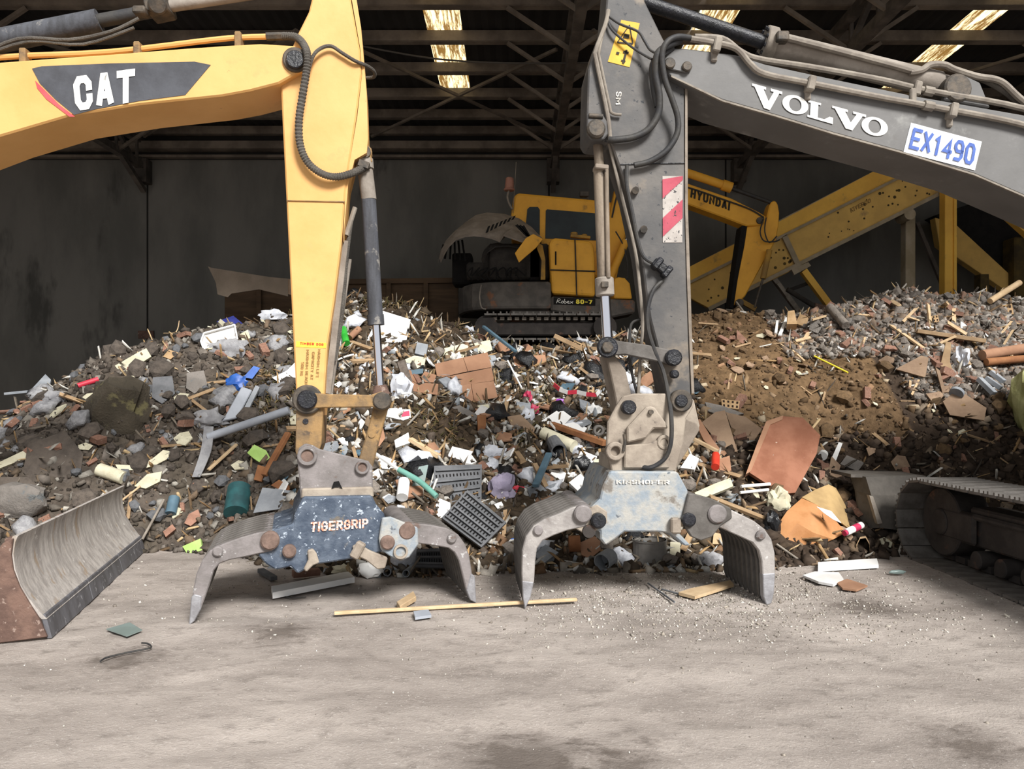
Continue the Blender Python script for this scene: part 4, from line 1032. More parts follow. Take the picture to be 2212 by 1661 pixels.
# engine bay
eb = MB().box(W(1120, 570, 12.95), (1.05, .5, .62)).cyl(W(1075, 560, 12.75), W(1075, 560, 13.2), .28, seg=20).box(W(1040, 590, 13.0), (.5, .5, .3)).build('engine', 'soot', hy, bevel=.04)
MB().loft([[W(x, y, 12.6) for x, y in ((1042, 604), (1044, 570), (1052, 545), (1070, 532), (1100, 530), (1125, 536), (1136, 560), (1138, 604))],
           [W(x, y, 13.1) for x, y in ((1042, 604), (1044, 570), (1052, 545), (1070, 532), (1100, 530), (1125, 536), (1136, 560), (1138, 604))]], thick=(0, 0, -.02)).build('engine_shroud', 'soot', hy)
eh = MB()
rr = random.Random(3)
for k in range(9):
    x = 1020 + 13 * k
    eh.tube([W(x, 605, 12.6), W(x - 6 + rr.uniform(-9, 9), 590, 12.55), W(x + rr.uniform(-12, 12), 578, 12.6), W(x + rr.uniform(-16, 16), 596, 12.6)], .012, seg=6)
eh.build('engine_wiring', 'burnt', hy)
MB().box(W(1155, 565, 12.9), (.22, .4, .75)).build('burnt_block', 'burnt', hy, bevel=.03)
MB().box(W(1000, 585, 13.3), (.35, .5, .55)).build('burnt_block', 'burnt', hy, bevel=.03)
plate(PH, [(1163, 524), (1172, 530), (1178, 560), (1178, 604), (1168, 604), (1170, 562), (1160, 536)], .06, .1).build('hood_strut', 'hy_dirty', hy)
# raised hood shell
U = [(946, 566), (950, 545), (962, 524), (985, 500), (1005, 480), (1028, 464), (1052, 459), (1090, 462), (1122, 472), (1148, 490), (1172, 515)]
Lw = [(952, 564), (958, 550), (968, 532), (984, 515), (1004, 508), (1024, 506), (1044, 508), (1062, 512), (1080, 519), (1088, 506), (1140, 524)]
rows = []
for t in (0, .35, .7, 1):
    rows.append([W(u[0] * (1 - t) + l[0] * t, u[1] * (1 - t) + l[1] * t - 10 * sin(pi * t), 13.1 - .7 * t) for u, l in zip(U, Lw)])
hood = MB().loft(rows, thick=(0, .02, -.03)).build('hood', 'hy_hood', hy)
sl_ = MB()
for k in range(7):
    x0, y0 = 1049 + 9.2 * k, 503 - 4.6 * k
    q = [(x0, y0), (x0 + 5, y0 - 2), (x0 + 10, y0 - 16 + k), (x0 + 5, y0 - 14 + k)]
    sl_.prism([W(x, y, 12.40) for x, y in q], (0, .02, 0))
for k in range(3):
    x0, y0 = 1113 + 7 * k, 487 + 1 * k
    sl_.prism([W(x, y, 12.42) for x, y in ((x0, y0), (x0 + 5, y0 - 3), (x0 + 28 - k * 4, y0 + 22), (x0 + 24 - k * 4, y0 + 24))], (0, .02, 0))
sl_.build('hood_slot', 'burnt', hood)
fr = MB()
for k in range(6):
    x0, y0 = 958 + 8 * k, 528 - 2 * k
    fr.bar(W(x0, y0, 12.8), W(x0 - 8 + 3 * k, y0 + 30 + 3 * k, 12.85), .03, .02)
fr.build('burnt_grille', 'burnt', hood)
plate(PH, [(1112, 547), (1136, 514), (1152, 505), (1173, 516), (1158, 535), (1121, 567), (1116, 556)], .02, -.1).build('hood_flap', 'hy_dirty' if False else 'hy_yellow', hood, bevel=.006)
# undercarriage: shoes on the run facing the yard
ush = MB().box((0, 0, 0), (.20, .45, .03)).box((-.05, 0, .03), (.025, .45, .03)).box((.05, 0, .03), (.025, .45, .03)).build('track_shoe', 'track_steel', hy, origin=(0, 0, 0))
bse = world_of(hy)
k = 0
for zz, rot in ((3.0, 0), (2.60, pi)):
    for i in range(9):
        c = ush if k == 0 else copy_of(ush, parent=hy)
        c.location = V((-.35 + .215 * i, 12.25, zz)) - bse; c.rotation_euler = (0, rot, 0); k += 1
for cx_ in (-.42, 1.52):
    MB().cyl((cx_, 12.08, 2.80), (cx_, 12.42, 2.80), .19, seg=18).build('track_wheel', 'track_dark', hy)
MB().box((.55, 12.3, 2.78), (1.8, .25, .22)).build('track_frame', 'track_dark', hy, bevel=.02)
chn = MB()
for i in range(16):
    chn.box((-.4 + .12 * i, 12.14, 2.94), (.07, .06, .05))
chn.build('track_chain', 'pipe_dusty', hy)
MB().box((.6, 14.0, 2.8), (2.1, .45, .45)).build('far_track', 'track_dark', hy, bevel=.1)
MB().box((.55, 13.2, 2.95), (1.2, 1.4, .4)).build('slew_base', 'hy_body', hy, bevel=.05)
# boom and stick
PHB = Plane(13.0, .0)
hb = plate(PHB, [(1300, 600), (1316, 470), (1330, 405), (1352, 372), (1400, 362), (1440, 374), (1483, 395), (1580, 428), (1640, 458), (1656, 468), (1656, 480), (1645, 487), (1612, 488), (1560, 468), (1483, 440), (1420, 420), (1378, 425), (1360, 470), (1330, 610)], .3).build('boom', 'hy_yellow', hy, bevel=.02)
MB().tube([PHB.at(1322, 470, -.02), PHB.at(1340, 405, -.02), PHB.at(1380, 378, -.02), PHB.at(1483, 404, -.02), PHB.at(1560, 430, -.02), PHB.at(1620, 452, -.02), PHB.at(1650, 470, -.02)], .014).build('boom_hose', 'hose_black', hb)
print_on(PHB, 'HYUNDAI', [(1493, 407), (1578, 437), (1576, 455), (1491, 426)], 'black_print', hb, d=-.01, bold=.2)
disc(PHB, 1642, 476, .06, -.03, .33).build('boom_pin', 'pin_steel', hb)
hc = MB().cyl(PHB.at(1420, 352, .1), PHB.at(1578, 405, .1), .075).cyl(PHB.at(1560, 399, .1), PHB.at(1580, 406, .1), .095).build('stick_cylinder', 'hy_yellow', hy)
MB().cyl(PHB.at(1578, 406, .1), PHB.at(1664, 437, .1), .035).build('cylinder_rod', 'hose_black', hc)
bcy = MB().cyl(PHB.at(1318, 600, -.1), PHB.at(1352, 520, -.1), .07).build('boom_cylinder', 'hy_yellow', hy)
MB().cyl(PHB.at(1352, 520, -.1), PHB.at(1380, 440, -.1), .035).build('cylinder_rod', 'chrome', bcy)
MB().tube([PHB.at(1330, 500, -.15), PHB.at(1350, 540, -.15), PHB.at(1355, 600, -.15), PHB.at(1330, 640, -.15)], .012).build('loose_hose', 'hose_black', hy)
hs = plate(PHB, [(1663, 443), (1668, 434), (1676, 433), (1681, 442), (1684, 460), (1682, 490), (1676, 520), (1640, 585), (1610, 640), (1590, 660), (1580, 655), (1592, 600), (1606, 530), (1612, 490), (1640, 485), (1655, 475)], .28, .03).build('stick', 'hy_yellow', hy, bevel=.02)
plate(PHB, [(1602, 488), (1614, 487), (1608, 530), (1594, 600), (1584, 668), (1577, 664), (1590, 570)], .3, .02).build('stick_dark_plate', 'burnt', hs)  # dark strip down the left edge of the stick
MB().tube([PHB.at(1650, 472, -.05), PHB.at(1642, 500, -.06), PHB.at(1650, 520, -.06), PHB.at(1672, 522, -.05), PHB.at(1684, 518, -.02)], .012).tube([PHB.at(1655, 470, -.05), PHB.at(1652, 500, -.06), PHB.at(1662, 524, -.06), PHB.at(1678, 510, -.05)], .012).build('stick_hose', 'hose_black', hs)
hc2 = MB().cyl(PHB.at(1662, 540, -.06), PHB.at(1648, 602, -.06), .05).build('bucket_cylinder', 'hy_dirty', hs)
MB().cyl(PHB.at(1648, 602, -.06), PHB.at(1630, 664, -.06), .02).build('cylinder_rod', 'pin_steel', hs)
disc(PHB, 1598, 654, .07, -.02, .33).build('stick_pin', 'pin_steel', hs)
MB().bar(PHB.at(1600, 650, .1), PHB.at(1632, 668, .1), .06, .08).build('link_bar', 'hy_dirty', hs)

# ------------------------------------------------------------------ yellow conveyor screen behind it
PK = Plane(14.2, .0)
kv = thing('conveyor', 'long yellow inclined conveyor with dark speckled side panel behind the rubble heap', 'conveyor', (6.0, 14.8, 2.6))
panel = plate(PK, [(1484, 612), (1680, 515), (1954, 377), (2034, 401), (2040, 414), (1900, 480), (1700, 590), (1536, 668), (1484, 640)], .12).build('side_panel', 'conv_panel', kv, bevel=.01)
MB().loft([[PK.at(1484, 612, 0), PK.at(1700, 505, 0), PK.at(1954, 377, 0)], [PK.at(1484, 579, -.05), PK.at(1690, 475, -.05), PK.at(1910, 358, -.05)]], thick=(0, .05, 0), smooth=False).build('hopper_flare', 'conv_yellow', kv)
MB().loft([[PK.at(1484, 579, -.04), PK.at(1910, 358, -.04)], [PK.at(1490, 590, 1.2), PK.at(1900, 380, 1.2)]], thick=(0, 0, -.03), smooth=False).build('belt_cover', 'conv_dusty', kv)
MB().bar(PK.at(1484, 613, -.03), PK.at(1954, 378, -.03), .06, .05).build('panel_rail', 'conv_dusty', kv)
MB().bar(PK.at(1530, 668, -.03), PK.at(2042, 412, -.03), .08, .07).build('lower_rail', 'conv_dusty', kv)
plate(PK, [(1690, 512), (1700, 506), (1732, 575), (1722, 580)], .05, -.06).build('panel_post', 'conv_dusty', kv)
plate(PK, [(1710, 582), (1746, 566), (1752, 574), (1716, 594)], .05, -.09).build('bracket_plate', 'conv_dusty', kv)
rs = random.Random(5)
ho = MB()
for k in range(60):
    t = rs.uniform(0.02, .98); u = rs.uniform(.12, .9)
    px = 1510 + (2030 - 1510) * t; top = 612 - (px - 1484) * .5; bot = 668 - (px - 1536) * .505
    r = rs.choice((.012, .018, .02, .03))
    c = PK.at(px, top + (bot - top) * u, -.006); ho.cyl(c, c + V((0, .01, 0)), r, seg=8)
ho.build('bolt_hole', 'conv_dark', panel)
print_on(PK, 'KIVERCO', [(1836, 450), (1880, 428), (1881, 437), (1838, 460)], 'brown_print', panel, d=-.008, bold=.16)
def post(pts, depth, mat, name='leg', d=0):
    return plate(PK, pts, depth, d).build(name, mat, kv, bevel=.01)
post([(2042, 405), (2066, 408), (2066, 700), (2041, 700)], .2, 'conv_yellow', d=-.3)
MB().bar(PK.at(2063, 408, -.32), PK.at(2063, 700, -.32), .05, .03, up=(0, 1, 0)).build('leg_flange', 'conv_yellow', kv)
post([(1957, 470), (1978, 465), (1978, 690), (1956, 690)], .2, 'conv_dusty', d=.3)
disc(PK, 1966, 462, .11, -.05, .3).build('roller_end', 'conv_dusty', kv)
MB().bar(PK.at(1735, 585, -.05), PK.at(1800, 672, -.05), .12, .12).build('strut', 'conv_yellow', kv)
MB().bar(PK.at(1670, 600, .1), PK.at(1730, 680, .1), .09, .09).bar(PK.at(1680, 612, .0), PK.at(1700, 640, .0), .06, .06).build('hydraulic_ram', 'pipe_dusty', kv)
MB().bar(PK.at(1690, 632, .1), PK.at(1745, 612, .1), .07, .07).build('cross_tie', 'soot', kv)
MB().cyl(PK.at(1700, 625, -.4), PK.at(1765, 665, -.4), .045).build('spray_arm', 'soot', kv)
MB().cyl(PK.at(1758, 662, -.4), PK.at(1800, 672, -.4), .07).build('red_sleeve', 'hot_red' if False else 'rust', kv)
MB().bar(PK.at(1980, 480, .4), PK.at(2042, 630, .4), .07, .07).build('tie_rod', 'steel_dark', kv)
# discharge conveyor running down to the right
k2 = thing('conveyor', 'shadowed second conveyor sloping down behind the yellow post', 'conveyor', (9.6, 15.0, 2.6))
plate(Plane(14.9), [(2020, 470), (2060, 480), (2190, 600), (2260, 650), (2260, 672), (2180, 632), (2030, 530)], .2).build('side_panel', 'conv_panel', k2, bevel=.01)
plate(Plane(15.1), [(2020, 465), (2160, 420), (2280, 520), (2260, 650), (2190, 600), (2060, 490)], .4).build('belt', 'burnt', k2)
plate(Plane(13.6), [(2152, 446), (2170, 444), (2260, 520), (2260, 545), (2212, 500)], .15).build('handrail_panel', 'conv_yellow', k2)
plate(Plane(14.7), [(2118, 592), (2136, 592), (2138, 690), (2118, 690)], .2).build('leg', 'conv_dark', k2)
MB().bar(W(2075, 645, 14.6), W(2180, 645, 14.6), .05, .08).build('guard_rail', 'conv_yellow', k2)
MB().box(W(2205, 580, 14.9), (.5, .4, 1.2)).build('drive_housing', 'conv_dark', k2, bevel=.03)

# brown skip wall and leaning sheet beyond the heap on the left
sk = thing('skip', 'long low brown steel skip standing behind the heap beside the burnt-out excavator', 'skip', (-2.6, 14.0, 2.4))
plate(Plane(13.6), [(485, 640), (500, 612), (990, 606), (990, 700), (485, 700)], .06).build('side_wall', 'skip_brown', sk, bevel=.01)
MB().bar(W(500, 612, 13.58), W(990, 606, 13.58), .1, .09).build('top_rail', 'skip_brown', sk)
for px in (560, 660, 840, 920):
    MB().bar(W(px, 612, 13.56), W(px, 700, 13.56), .08, .06, up=(0, 1, 0)).build('side_rib', 'skip_brown', sk)
ls = thing('board', 'large torn beige sheet leaning against the back wall above the heap', 'board', W(540, 660, 12.6))
plate(Plane(12.6, .1), [(449, 575), (455, 578), (580, 598), (622, 602), (622, 640), (560, 625), (500, 634), (492, 642), (470, 636), (466, 610)], .03).build('sheet', 'tan_sheet', ls)
plate(Plane(12.62, .1), [(580, 598), (640, 604), (640, 640), (582, 624)], .03, -.01).build('folded_flap', 'cardboard_dusty', ls)
# ------------------------------------------------------------------ the heap
CRX = [-9.0, -7.2, -6.2, -5.85, -5.24, -4.55, -4.0, -3.34, -2.3, -1.42, -.93, -.4, .5, 1.4, 2.2, 2.76, 3.55, 4.2, 4.8, 5.46, 6.0, 6.8, 7.6, 9.5]
CRZ = [.6, 1.0, 1.42, 1.75, 2.28, 2.58, 2.70, 2.85, 3.12, 3.02, 2.78, 2.48, 2.42, 2.55, 2.72, 2.88, 2.98, 2.84, 2.96, 3.12, 3.2, 3.1, 3.0, 2.9]
CRY = [8.6, 8.8, 9.0, 9.3, 9.8, 10.3, 10.6, 11, 11, 11, 11, 11.4, 11.5, 11.5, 11.5, 11.5, 11.5, 11.3, 11, 11, 11, 11, 11, 11]
TOX = [-9, -6, -4.6, -3.6, -2.9, -2.2, -1.2, -.5, .3, 1.2, 2.2, 3.0, 3.6, 4.4, 5.5, 9.5]
TOY = [6.8, 7.0, 7.7, 7.9, 7.7, 7.1, 6.75, 6.85, 7.0, 7.0, 7.05, 7.3, 7.5, 7.9, 8.1, 8.0]
def itp(xs, ys, x):
    if x <= xs[0]: return ys[0]
    for i in range(len(xs) - 1):
        if x <= xs[i + 1]:
            t = (x - xs[i]) / (xs[i + 1] - xs[i]); t = t * t * (3 - 2 * t) * .5 + t * .5
            return ys[i] + (ys[i + 1] - ys[i]) * t
    return ys[-1]
def H0(x, y):
    cz, cy, ty = itp(CRX, CRZ, x), itp(CRX, CRY, x), itp(TOX, TOY, x)
    t = (y - ty) / (cy - ty)
    if t <= -.12: return -.3
    if t <= 0: return -.08 + t * 1.2 if t < -.02 else -.05
    if t >= 1:
        fall = .22 if x < -1 else .03
        return max(.2, cz - (y - cy) * fall) if not (-.7 < x < 2.4) else cz
    return cz * (t * .86 + .14 * sin(t * pi / 2)) - .03
def H(x, y):
    h = H0(x, y)
    if h < -.2: return h
    a = min(1.0, max(.15, h / .6))
    n = noise.fractal(V((x * .9, y * .9, 1.7)), .9, 2.1, 4) * .11 + noise.noise(V((x * 5.1, y * 5.1, 4.2))) * .035
    # the hollow where soil has been dug away, lower centre right
    hol = .34 * math.exp(-((x - 3.9) / .8) ** 2 - ((y - 9.2) / .6) ** 2)
    return h + a * n - hol
def hit(px, py, y0=6.2):
    Y = y0
    while Y < 15:
        X = (px - CX) / F * Y; Z = CH - (py - CY) / F * Y
        h = max(0, H(X, Y))
        if Z <= h + 1e-3: return V((X, Y, h))
        Y += .02
    return W(px, py, 11.0)
def nrm(p, e=.15):
    return V((H0(p.x - e, p.y) - H0(p.x + e, p.y), H0(p.x, p.y - e) - H0(p.x, p.y + e), 2 * e)).normalized()

def tone_attr(me, cols):
    at = me.color_attributes.new('tone', 'FLOAT_COLOR', 'POINT')
    at.data.foreach_set('color', np.asarray(cols, dtype=np.float32).ravel())

SOIL = {'dark': lin('574e46'), 'grey': lin('675f57'), 'brown': lin('54463a'), 'tan': lin('7a6247'), 'moss': lin('504a38'), 'rub': lin('665e57'), 'low': lin('41372f')}
def soil_tone(x, y, z):
    n = noise.noise(V((x * .8, y * .8, 7))) * .5 + .5; n2 = noise.noise(V((x * 2.2, y * 2.2, 17))) * .5 + .5
    def mx(a, b, t): return tuple(a[i] + (b[i] - a[i]) * t for i in range(3))
    if x < -2.6: c = mx(SOIL['dark'], SOIL['grey'], n); c = mx(c, SOIL['moss'], max(0, n2 - .5))
    elif x < 2.3: c = mx(SOIL['brown'], SOIL['moss'], n2 * .5)
    elif z > 2.25 and x > 4: c = mx(SOIL['rub'], SOIL['grey'], n * .6)
    elif x < 5 and z > 1.15: c = mx(SOIL['tan'], SOIL['brown'], n * .5)
    else: c = mx(SOIL['low'], SOIL['brown'], n * .5)
    return c + (1,)
gx = frange(-9, 9.5, .07); gy = frange(6.3, 15.4, .07)
heap = grid_mesh('rubbish_heap', gx, gy, H, 'soil', 'stuff')
tag(heap, 'sloping mound of brown and grey soil under all the rubbish', 'soil heap', None, 'stuff')
tone_attr(heap.data, [soil_tone(v.co.x, v.co.y, v.co.z) for v in heap.data.vertices])

# ---- mass of fine debris, one object for each kind nobody could count
def pal(*hx): return [lin(h)[:3] for h in hx]
ZONES = {
    'left': pal('6b645c', '7a726a', '574f47', '8a847b', '4d463f', '6d5f50', '9a958c', '5f5a54', '7c6a58', 'b5b0a5', '463f39'),
    'centre': pal('a19a90', '7d756b', 'c8c5be', '5b5148', '8f7a62', 'dcdad4', '6c665e', '9fa5aa', 'b09a80', '463e37', '7a5f48', 'aaa395'),
    'tan': pal('80694f', '6f5a43', '937a5c', '64503a', '8c765e', 'b7a68c', '55432f', '9a7a5e'),
    'rubble': pal('857d75', '756e67', '91887f', '655f59', '9b938a', '7d6d5e', '8d7a69', 'b0a9a1', '575049', '8a6f5f'),
    'low': pal('57493c', '463a30', '6b5b4b', '3b3029', '7d6a56', '55483d', '8a7b6a')}
def zone(x, y, z):
    if x < -2.4: return 'left'
    if x < 2.45: return 'centre'
    if z > 2.2 and x > 3.9: return 'rubble'
    if z > 1.2 and x < 5.2: return 'tan'
    if x > 5.2 and z > 1.6: return 'rubble'
    return 'low'
def debris(name, label, cat, pts, dims, colf, seed, upbias=0.0, sink=.25, flat=False):
    """many small uneven chips in one mesh; pts: list of positions"""
    rs = np.random.RandomState(seed)
    n = len(pts)
    cube = np.array([(i, j, k) for i in (-.5, .5) for j in (-.5, .5) for k in (-.5, .5)], dtype=np.float32)
    fc = np.array([[0, 1, 3, 2], [4, 6, 7, 5], [0, 4, 5, 1], [2, 3, 7, 6], [0, 2, 6, 4], [1, 5, 7, 3]])
    v = cube[None] * (1 + rs.uniform(-.35, .35, (n, 8, 3)))
    v = v * dims[:, None, :]
    q = rs.normal(size=(n, 4))
    if flat: q[:, 1:3] *= .22
    q /= np.linalg.norm(q, axis=1)[:, None]
    w_, x, y, z = q.T
    R = np.stack([np.stack([1 - 2 * (y * y + z * z), 2 * (x * y - z * w_), 2 * (x * z + y * w_)], -1),
                  np.stack([2 * (x * y + z * w_), 1 - 2 * (x * x + z * z), 2 * (y * z - x * w_)], -1),
                  np.stack([2 * (x * z - y * w_), 2 * (y * z + x * w_), 1 - 2 * (x * x + y * y)], -1)], 1)
    v = np.einsum('nij,nkj->nki', R, v)
    P = np.array(pts, dtype=np.float32)
    v = v + P[:, None, :]
    faces = (fc[None] + (np.arange(n) * 8)[:, None, None]).reshape(-1, 4)
    me = bpy.data.meshes.new(name)
    me.vertices.add(n * 8); me.vertices.foreach_set('co', v.astype(np.float32).ravel())
    me.loops.add(len(faces) * 4); me.loops.foreach_set('vertex_index', faces.ravel().astype(np.int32))
    me.polygons.add(len(faces)); me.polygons.foreach_set('loop_start', np.arange(0, len(faces) * 4, 4, dtype=np.int32))
    me.update(); me.validate()
    cols = np.ones((n, 8, 4), dtype=np.float32)
    cols[:, :, :3] = np.array(colf, dtype=np.float32)[:, None, :]
    tone_attr(me, cols)
    me.materials.append(MAT['scrap'])
    ob = bpy.data.objects.new(name, me); COL.objects.link(ob)
    return tag(ob, label, cat, None, 'stuff')
rs = random.Random(11)
def sample(n, cond=None, xr=(-7.5, 8.5), lift=.0):
    out = []
    while len(out) < n:
        x = rs.uniform(*xr); ty = itp(TOX, TOY, x); cy = itp(CRX, CRY, x)
        y = ty - .1 + (cy + .5 - ty) * rs.random()
        if abs((x * F / y)) > 1250: continue
        z = H(x, y)
        if z < -.1: continue
        if cond and not cond(x, y, z): continue
        out.append((x, y, max(z, 0.01) + lift))
    return out
def clods():
    P = sample(11000); D = []; C = []
    for x, y, z in P:
        s = rs.choice((.02, .03, .04, .06, .085)) * {'tan': .5, 'left': .7}.get(zone(x, y, z), 1); D.append((s * rs.uniform(.7, 1.4), s * rs.uniform(.7, 1.4), s * rs.uniform(.6, 1.1)))
        c = soil_tone(x, y, z); k = rs.uniform(.45, 1.25); C.append([q * k for q in c[:3]])
    debris('soil_clods', 'loose soil clods and grit covering the heap', 'soil', P, np.array(D), C, 21)
def chips():
    P = sample(13000, lambda x, y, z: rs.random() < {'tan': .16, 'left': .4, 'low': .4, 'rubble': 2.0}.get(zone(x, y, z), 1) * (.12 if (-2.2 < x < -.7 and z > 2.35) or (-1.35 < x < -.45 and 1.0 < z < 1.55) else 1)); D = []; C = []
    for x, y, z in P:
        zn = zone(x, y, z)
        s = rs.choice((.02, .025, .03, .045, .06, .09)) * (1.0 if zn != 'rubble' else 1.15)
        D.append((s * rs.uniform(.8, 2.0), s * rs.uniform(.6, 1.2), s * rs.uniform(.15, .8)))
        C.append(rs.choice(ZONES[zn]))
    debris('small_rubble', 'small broken chips of rubble, board and plastic strewn over the heap', 'debris', P, np.array(D), C, 22)
def splinters():
    P = sample(2600, lambda x, y, z: rs.random() < {'left': .35, 'tan': .10, 'low': .3}.get(zone(x, y, z), 1)); D = []; C = []
    wp = pal('a88a63', 'c2a982', '8a6f50', '6d5a45', 'b9b4aa', 'd8d5cd', '7d7468', '4d463f')
    for x, y, z in P:
        l = rs.uniform(.12, .45); D.append((l, rs.uniform(.01, .03), rs.uniform(.008, .025))); C.append(rs.choice(wp))
    debris('wood_splinters', 'thin splinters, laths and wires scattered through the heap', 'splinters', P, np.array(D), C, 23)
def straws():
    P = sample(3500, lambda x, y, z: (-3.4 < x < .6) and z > 1.0 and noise.noise(V((x * .9, y * .9, 40))) > -.05, lift=.01); D = []; C = []
    wp = pal('5d4e38', '6d5b40', '4c4130', '7a6a4a', '5a5636')
    for x, y, z in P:
        D.append((rs.uniform(.06, .2), rs.uniform(.006, .014), rs.uniform(.006, .012))); C.append(rs.choice(wp))
    debris('dry_straw', 'brown dry grass and roots matted on the middle of the heap', 'dry grass', P, np.array(D), C, 24)
def grit():
    P = sample(7000, lambda x, y, z: zone(x, y, z) == 'rubble', lift=.02); D = []; C = []
    for x, y, z in P:
        s = rs.choice((.03, .04, .055, .075)); D.append((s * rs.uniform(.8, 1.6), s * rs.uniform(.7, 1.2), s * rs.uniform(.3, .9))); C.append(rs.choice(ZONES['rubble']))
    debris('rubble_grit', 'fine grey-brown rubble covering the heap below the conveyor', 'rubble', P, np.array(D), C, 26)
clods(); chips(); splinters(); straws(); grit()
# crumbs on the yard floor, thick below the right grab
def crumbs():
    P = []; D = []; C = []
    cp = pal('c9c3b8', 'b3aca1', '9a938a', 'd9d4cb', 'a89f93', '857d74')
    while len(P) < 6500:
        if rs.random() < .55:
            x = rs.gauss(1.6, .95); y = rs.gauss(6.0, .75)
            if y > 7.2 or y < 3.2: continue
        else:
            x = rs.uniform(-3.8, 3.8); y = 3.1 + 4.3 * rs.random() ** .6
            if rs.random() < .62: continue
        s = rs.choice((.004, .005, .006, .008, .011)) * (1.8 if rs.random() < .06 else 1)
        s *= .6 if y < 4.9 else 1
        P.append((x, y, floor_z(x, y) + s * .2)); D.append((s * rs.uniform(.8, 2), s * rs.uniform(.7, 1.2), s * rs.uniform(.5, .9))); C.append(rs.choice(cp))
    debris('floor_crumbs', 'pale crumbs of rubble strewn over the dusty floor', 'crumbs', P, np.array(D), C, 25)
crumbs()
# ------------------------------------------------------------------ rubbish that can be told apart, one thing each
FLOOR_N = V((0, 0, 1))
def on_plane(pts, p0, n):
    out = []
    o = V((0, 0, CH))
    for px, py in pts:
        d = V(((px - CX) / F, 1, -(py - CY) / F))
        out.append(o + d * ((p0 - o).dot(n) / d.dot(n)))
    return out
def frame(poly, facing, lift, floor=False):
    cx = sum(p[0] for p in poly) / len(poly); cy = sum(p[1] for p in poly) / len(poly)
    if floor:
        Y = CH * F / (cy - CY); return V(((cx - CX) / F * Y, Y, .012)), FLOOR_N
    p = hit(cx, cy); n = nrm(p)
    back = V((-(cx - CX) / F, -1, (cy - CY) / F)).normalized()
    n = n.lerp(back, facing).normalized()
    return p + n * lift, n
def board(name, label, cat, mat, poly, th=.02, facing=.45, lift=.10, floor=False, bevel=0.0, group=None):
    p, n = frame(poly, facing, lift, floor)
    m = MB().prism(on_plane(poly, p + n * (th if floor else 0), n), -n * th)
    return tag(m.build(name, mat, None, bevel=bevel, origin=p), label, cat, group)
def rod(name, label, cat, mat, a, b, r, lift=.05, square=False, floor=False, seg=10, mid=None, hollow=False):
    def pt(q):
        if floor:
            Y = CH * F / (q[1] - CY); return V(((q[0] - CX) / F * Y, Y, r + .005))
        p = hit(*q); return p + nrm(p) * lift
    pa, pb = pt(a), pt(b)
    m = MB()
    if square: m.bar(pa, pb, r * 2, r * 1.3)
    elif mid: m.tube([pa] + [pt(q) for q in mid] + [pb], r, seg=seg)
    elif hollow:
        m.ring(pa, pb, r, r * .8, 16)
    else: m.cyl(pa, pb, r, seg=seg)
    return tag(m.build(name, mat, None, origin=(pa + pb) / 2, bevel=.004 if square else 0), label, cat)
def blobmesh(rx, ry, rz, amp, seed, sub=3, freq=2.2, sharp=0):
    bm = bmesh.new(); bmesh.ops.create_icosphere(bm, subdivisions=sub, radius=1)
    vs = []
    for v in bm.verts:
        c = v.co.normalized()
        k = 1 + amp * noise.fractal(c * freq + V((seed * 3.1, seed * 1.7, 0)), .8, 2.0, 3)
        if sharp: k = min(k, sharp / max(abs(c.x), abs(c.y), abs(c.z)) * .9)
        vs.append((c.x * rx * k, c.y * ry * k, c.z * rz * k))
    fs = [[q.index for q in f.verts] for f in bm.faces]
    bm.free(); return vs, fs
def blob(name, label, cat, mat, c, rx, ry, depth=.7, amp=.35, seed=1, sharp=0, lift=.3, floor=False, smooth=True, freq=2.2):
    if floor:
        Y = CH * F / (c[1] + ry - CY); p = V(((c[0] - CX) / F * Y, Y, 0))
    else: p = hit(*c)
    s = p.y / F
    vs, fs = blobmesh(rx * s, ry * s * depth, ry * s, amp, seed, sharp=sharp, freq=freq)
    q = p + V((0, 0, ry * s)) if floor else p + nrm(p) * ry * s * lift
    m = MB(); m.add([V(v) + q for v in vs], fs, smooth)
    return tag(m.build(name, mat, None, origin=q), label, cat)

# --- left flank
board('book_box', 'flat navy blue box lying at the crest of the heap', 'box', 'navy', [(468, 694), (504, 682), (525, 699), (489, 710)], .05)
t = thing('gutter_tray', 'white plastic tray with raised rim lying below the navy box', 'tray', hit(473, 730))
P_, n_ = frame([(434, 739), (441, 723), (507, 705), (512, 736), (439, 755)], .5, .1)
Q = on_plane([(434, 740), (441, 722), (507, 704), (513, 735), (440, 756)], P_, n_)
MB().prism(Q, -n_ * .015).build('base', 'white_board', t)
for i in range(5):
    a, b = Q[i], Q[(i + 1) % 5]; MB().bar(a + n_ * .02, b + n_ * .02, .018, .05, up=n_).build('rim', 'bright_white', t)
board('plaster_slab', 'cream broken plaster slab on the left crest', 'slab', 'cream', [(248, 790), (300, 760), (316, 752), (327, 770), (300, 787), (263, 808)], .05)
board('bent_sheet', 'bent pale grey panel at the left edge of the heap', 'panel', 'grey_board', [(61, 848), (98, 808), (110, 820), (103, 846), (87, 861)], .025)
rod('sealant_tube', 'red and white sealant cartridge on dark soil', 'cartridge', 'tape_red', (172, 840), (215, 826), .035)
blob('boulder', 'large moss-brown boulder in the left flank', 'boulder', 'mossy_stone', (252, 890), 66, 80, .6, .34, 4, lift=.0, freq=1.6)
board('paving_slab', 'square grey paving slab beside the mossy boulder', 'slab', 'slate', [(330, 815), (372, 812), (378, 850), (350, 872), (328, 858)], .05)
board('paving_slab', 'light grey broken slab right of the square paving slab', 'slab', 'stone_grey', [(404, 805), (440, 800), (448, 830), (420, 850), (402, 838)], .05)
blob('plastic_bag', 'crumpled bright blue plastic bag between grey metal profiles', 'bag', 'blue_plastic', (510, 835), 22, 20, .6, .5, 7)
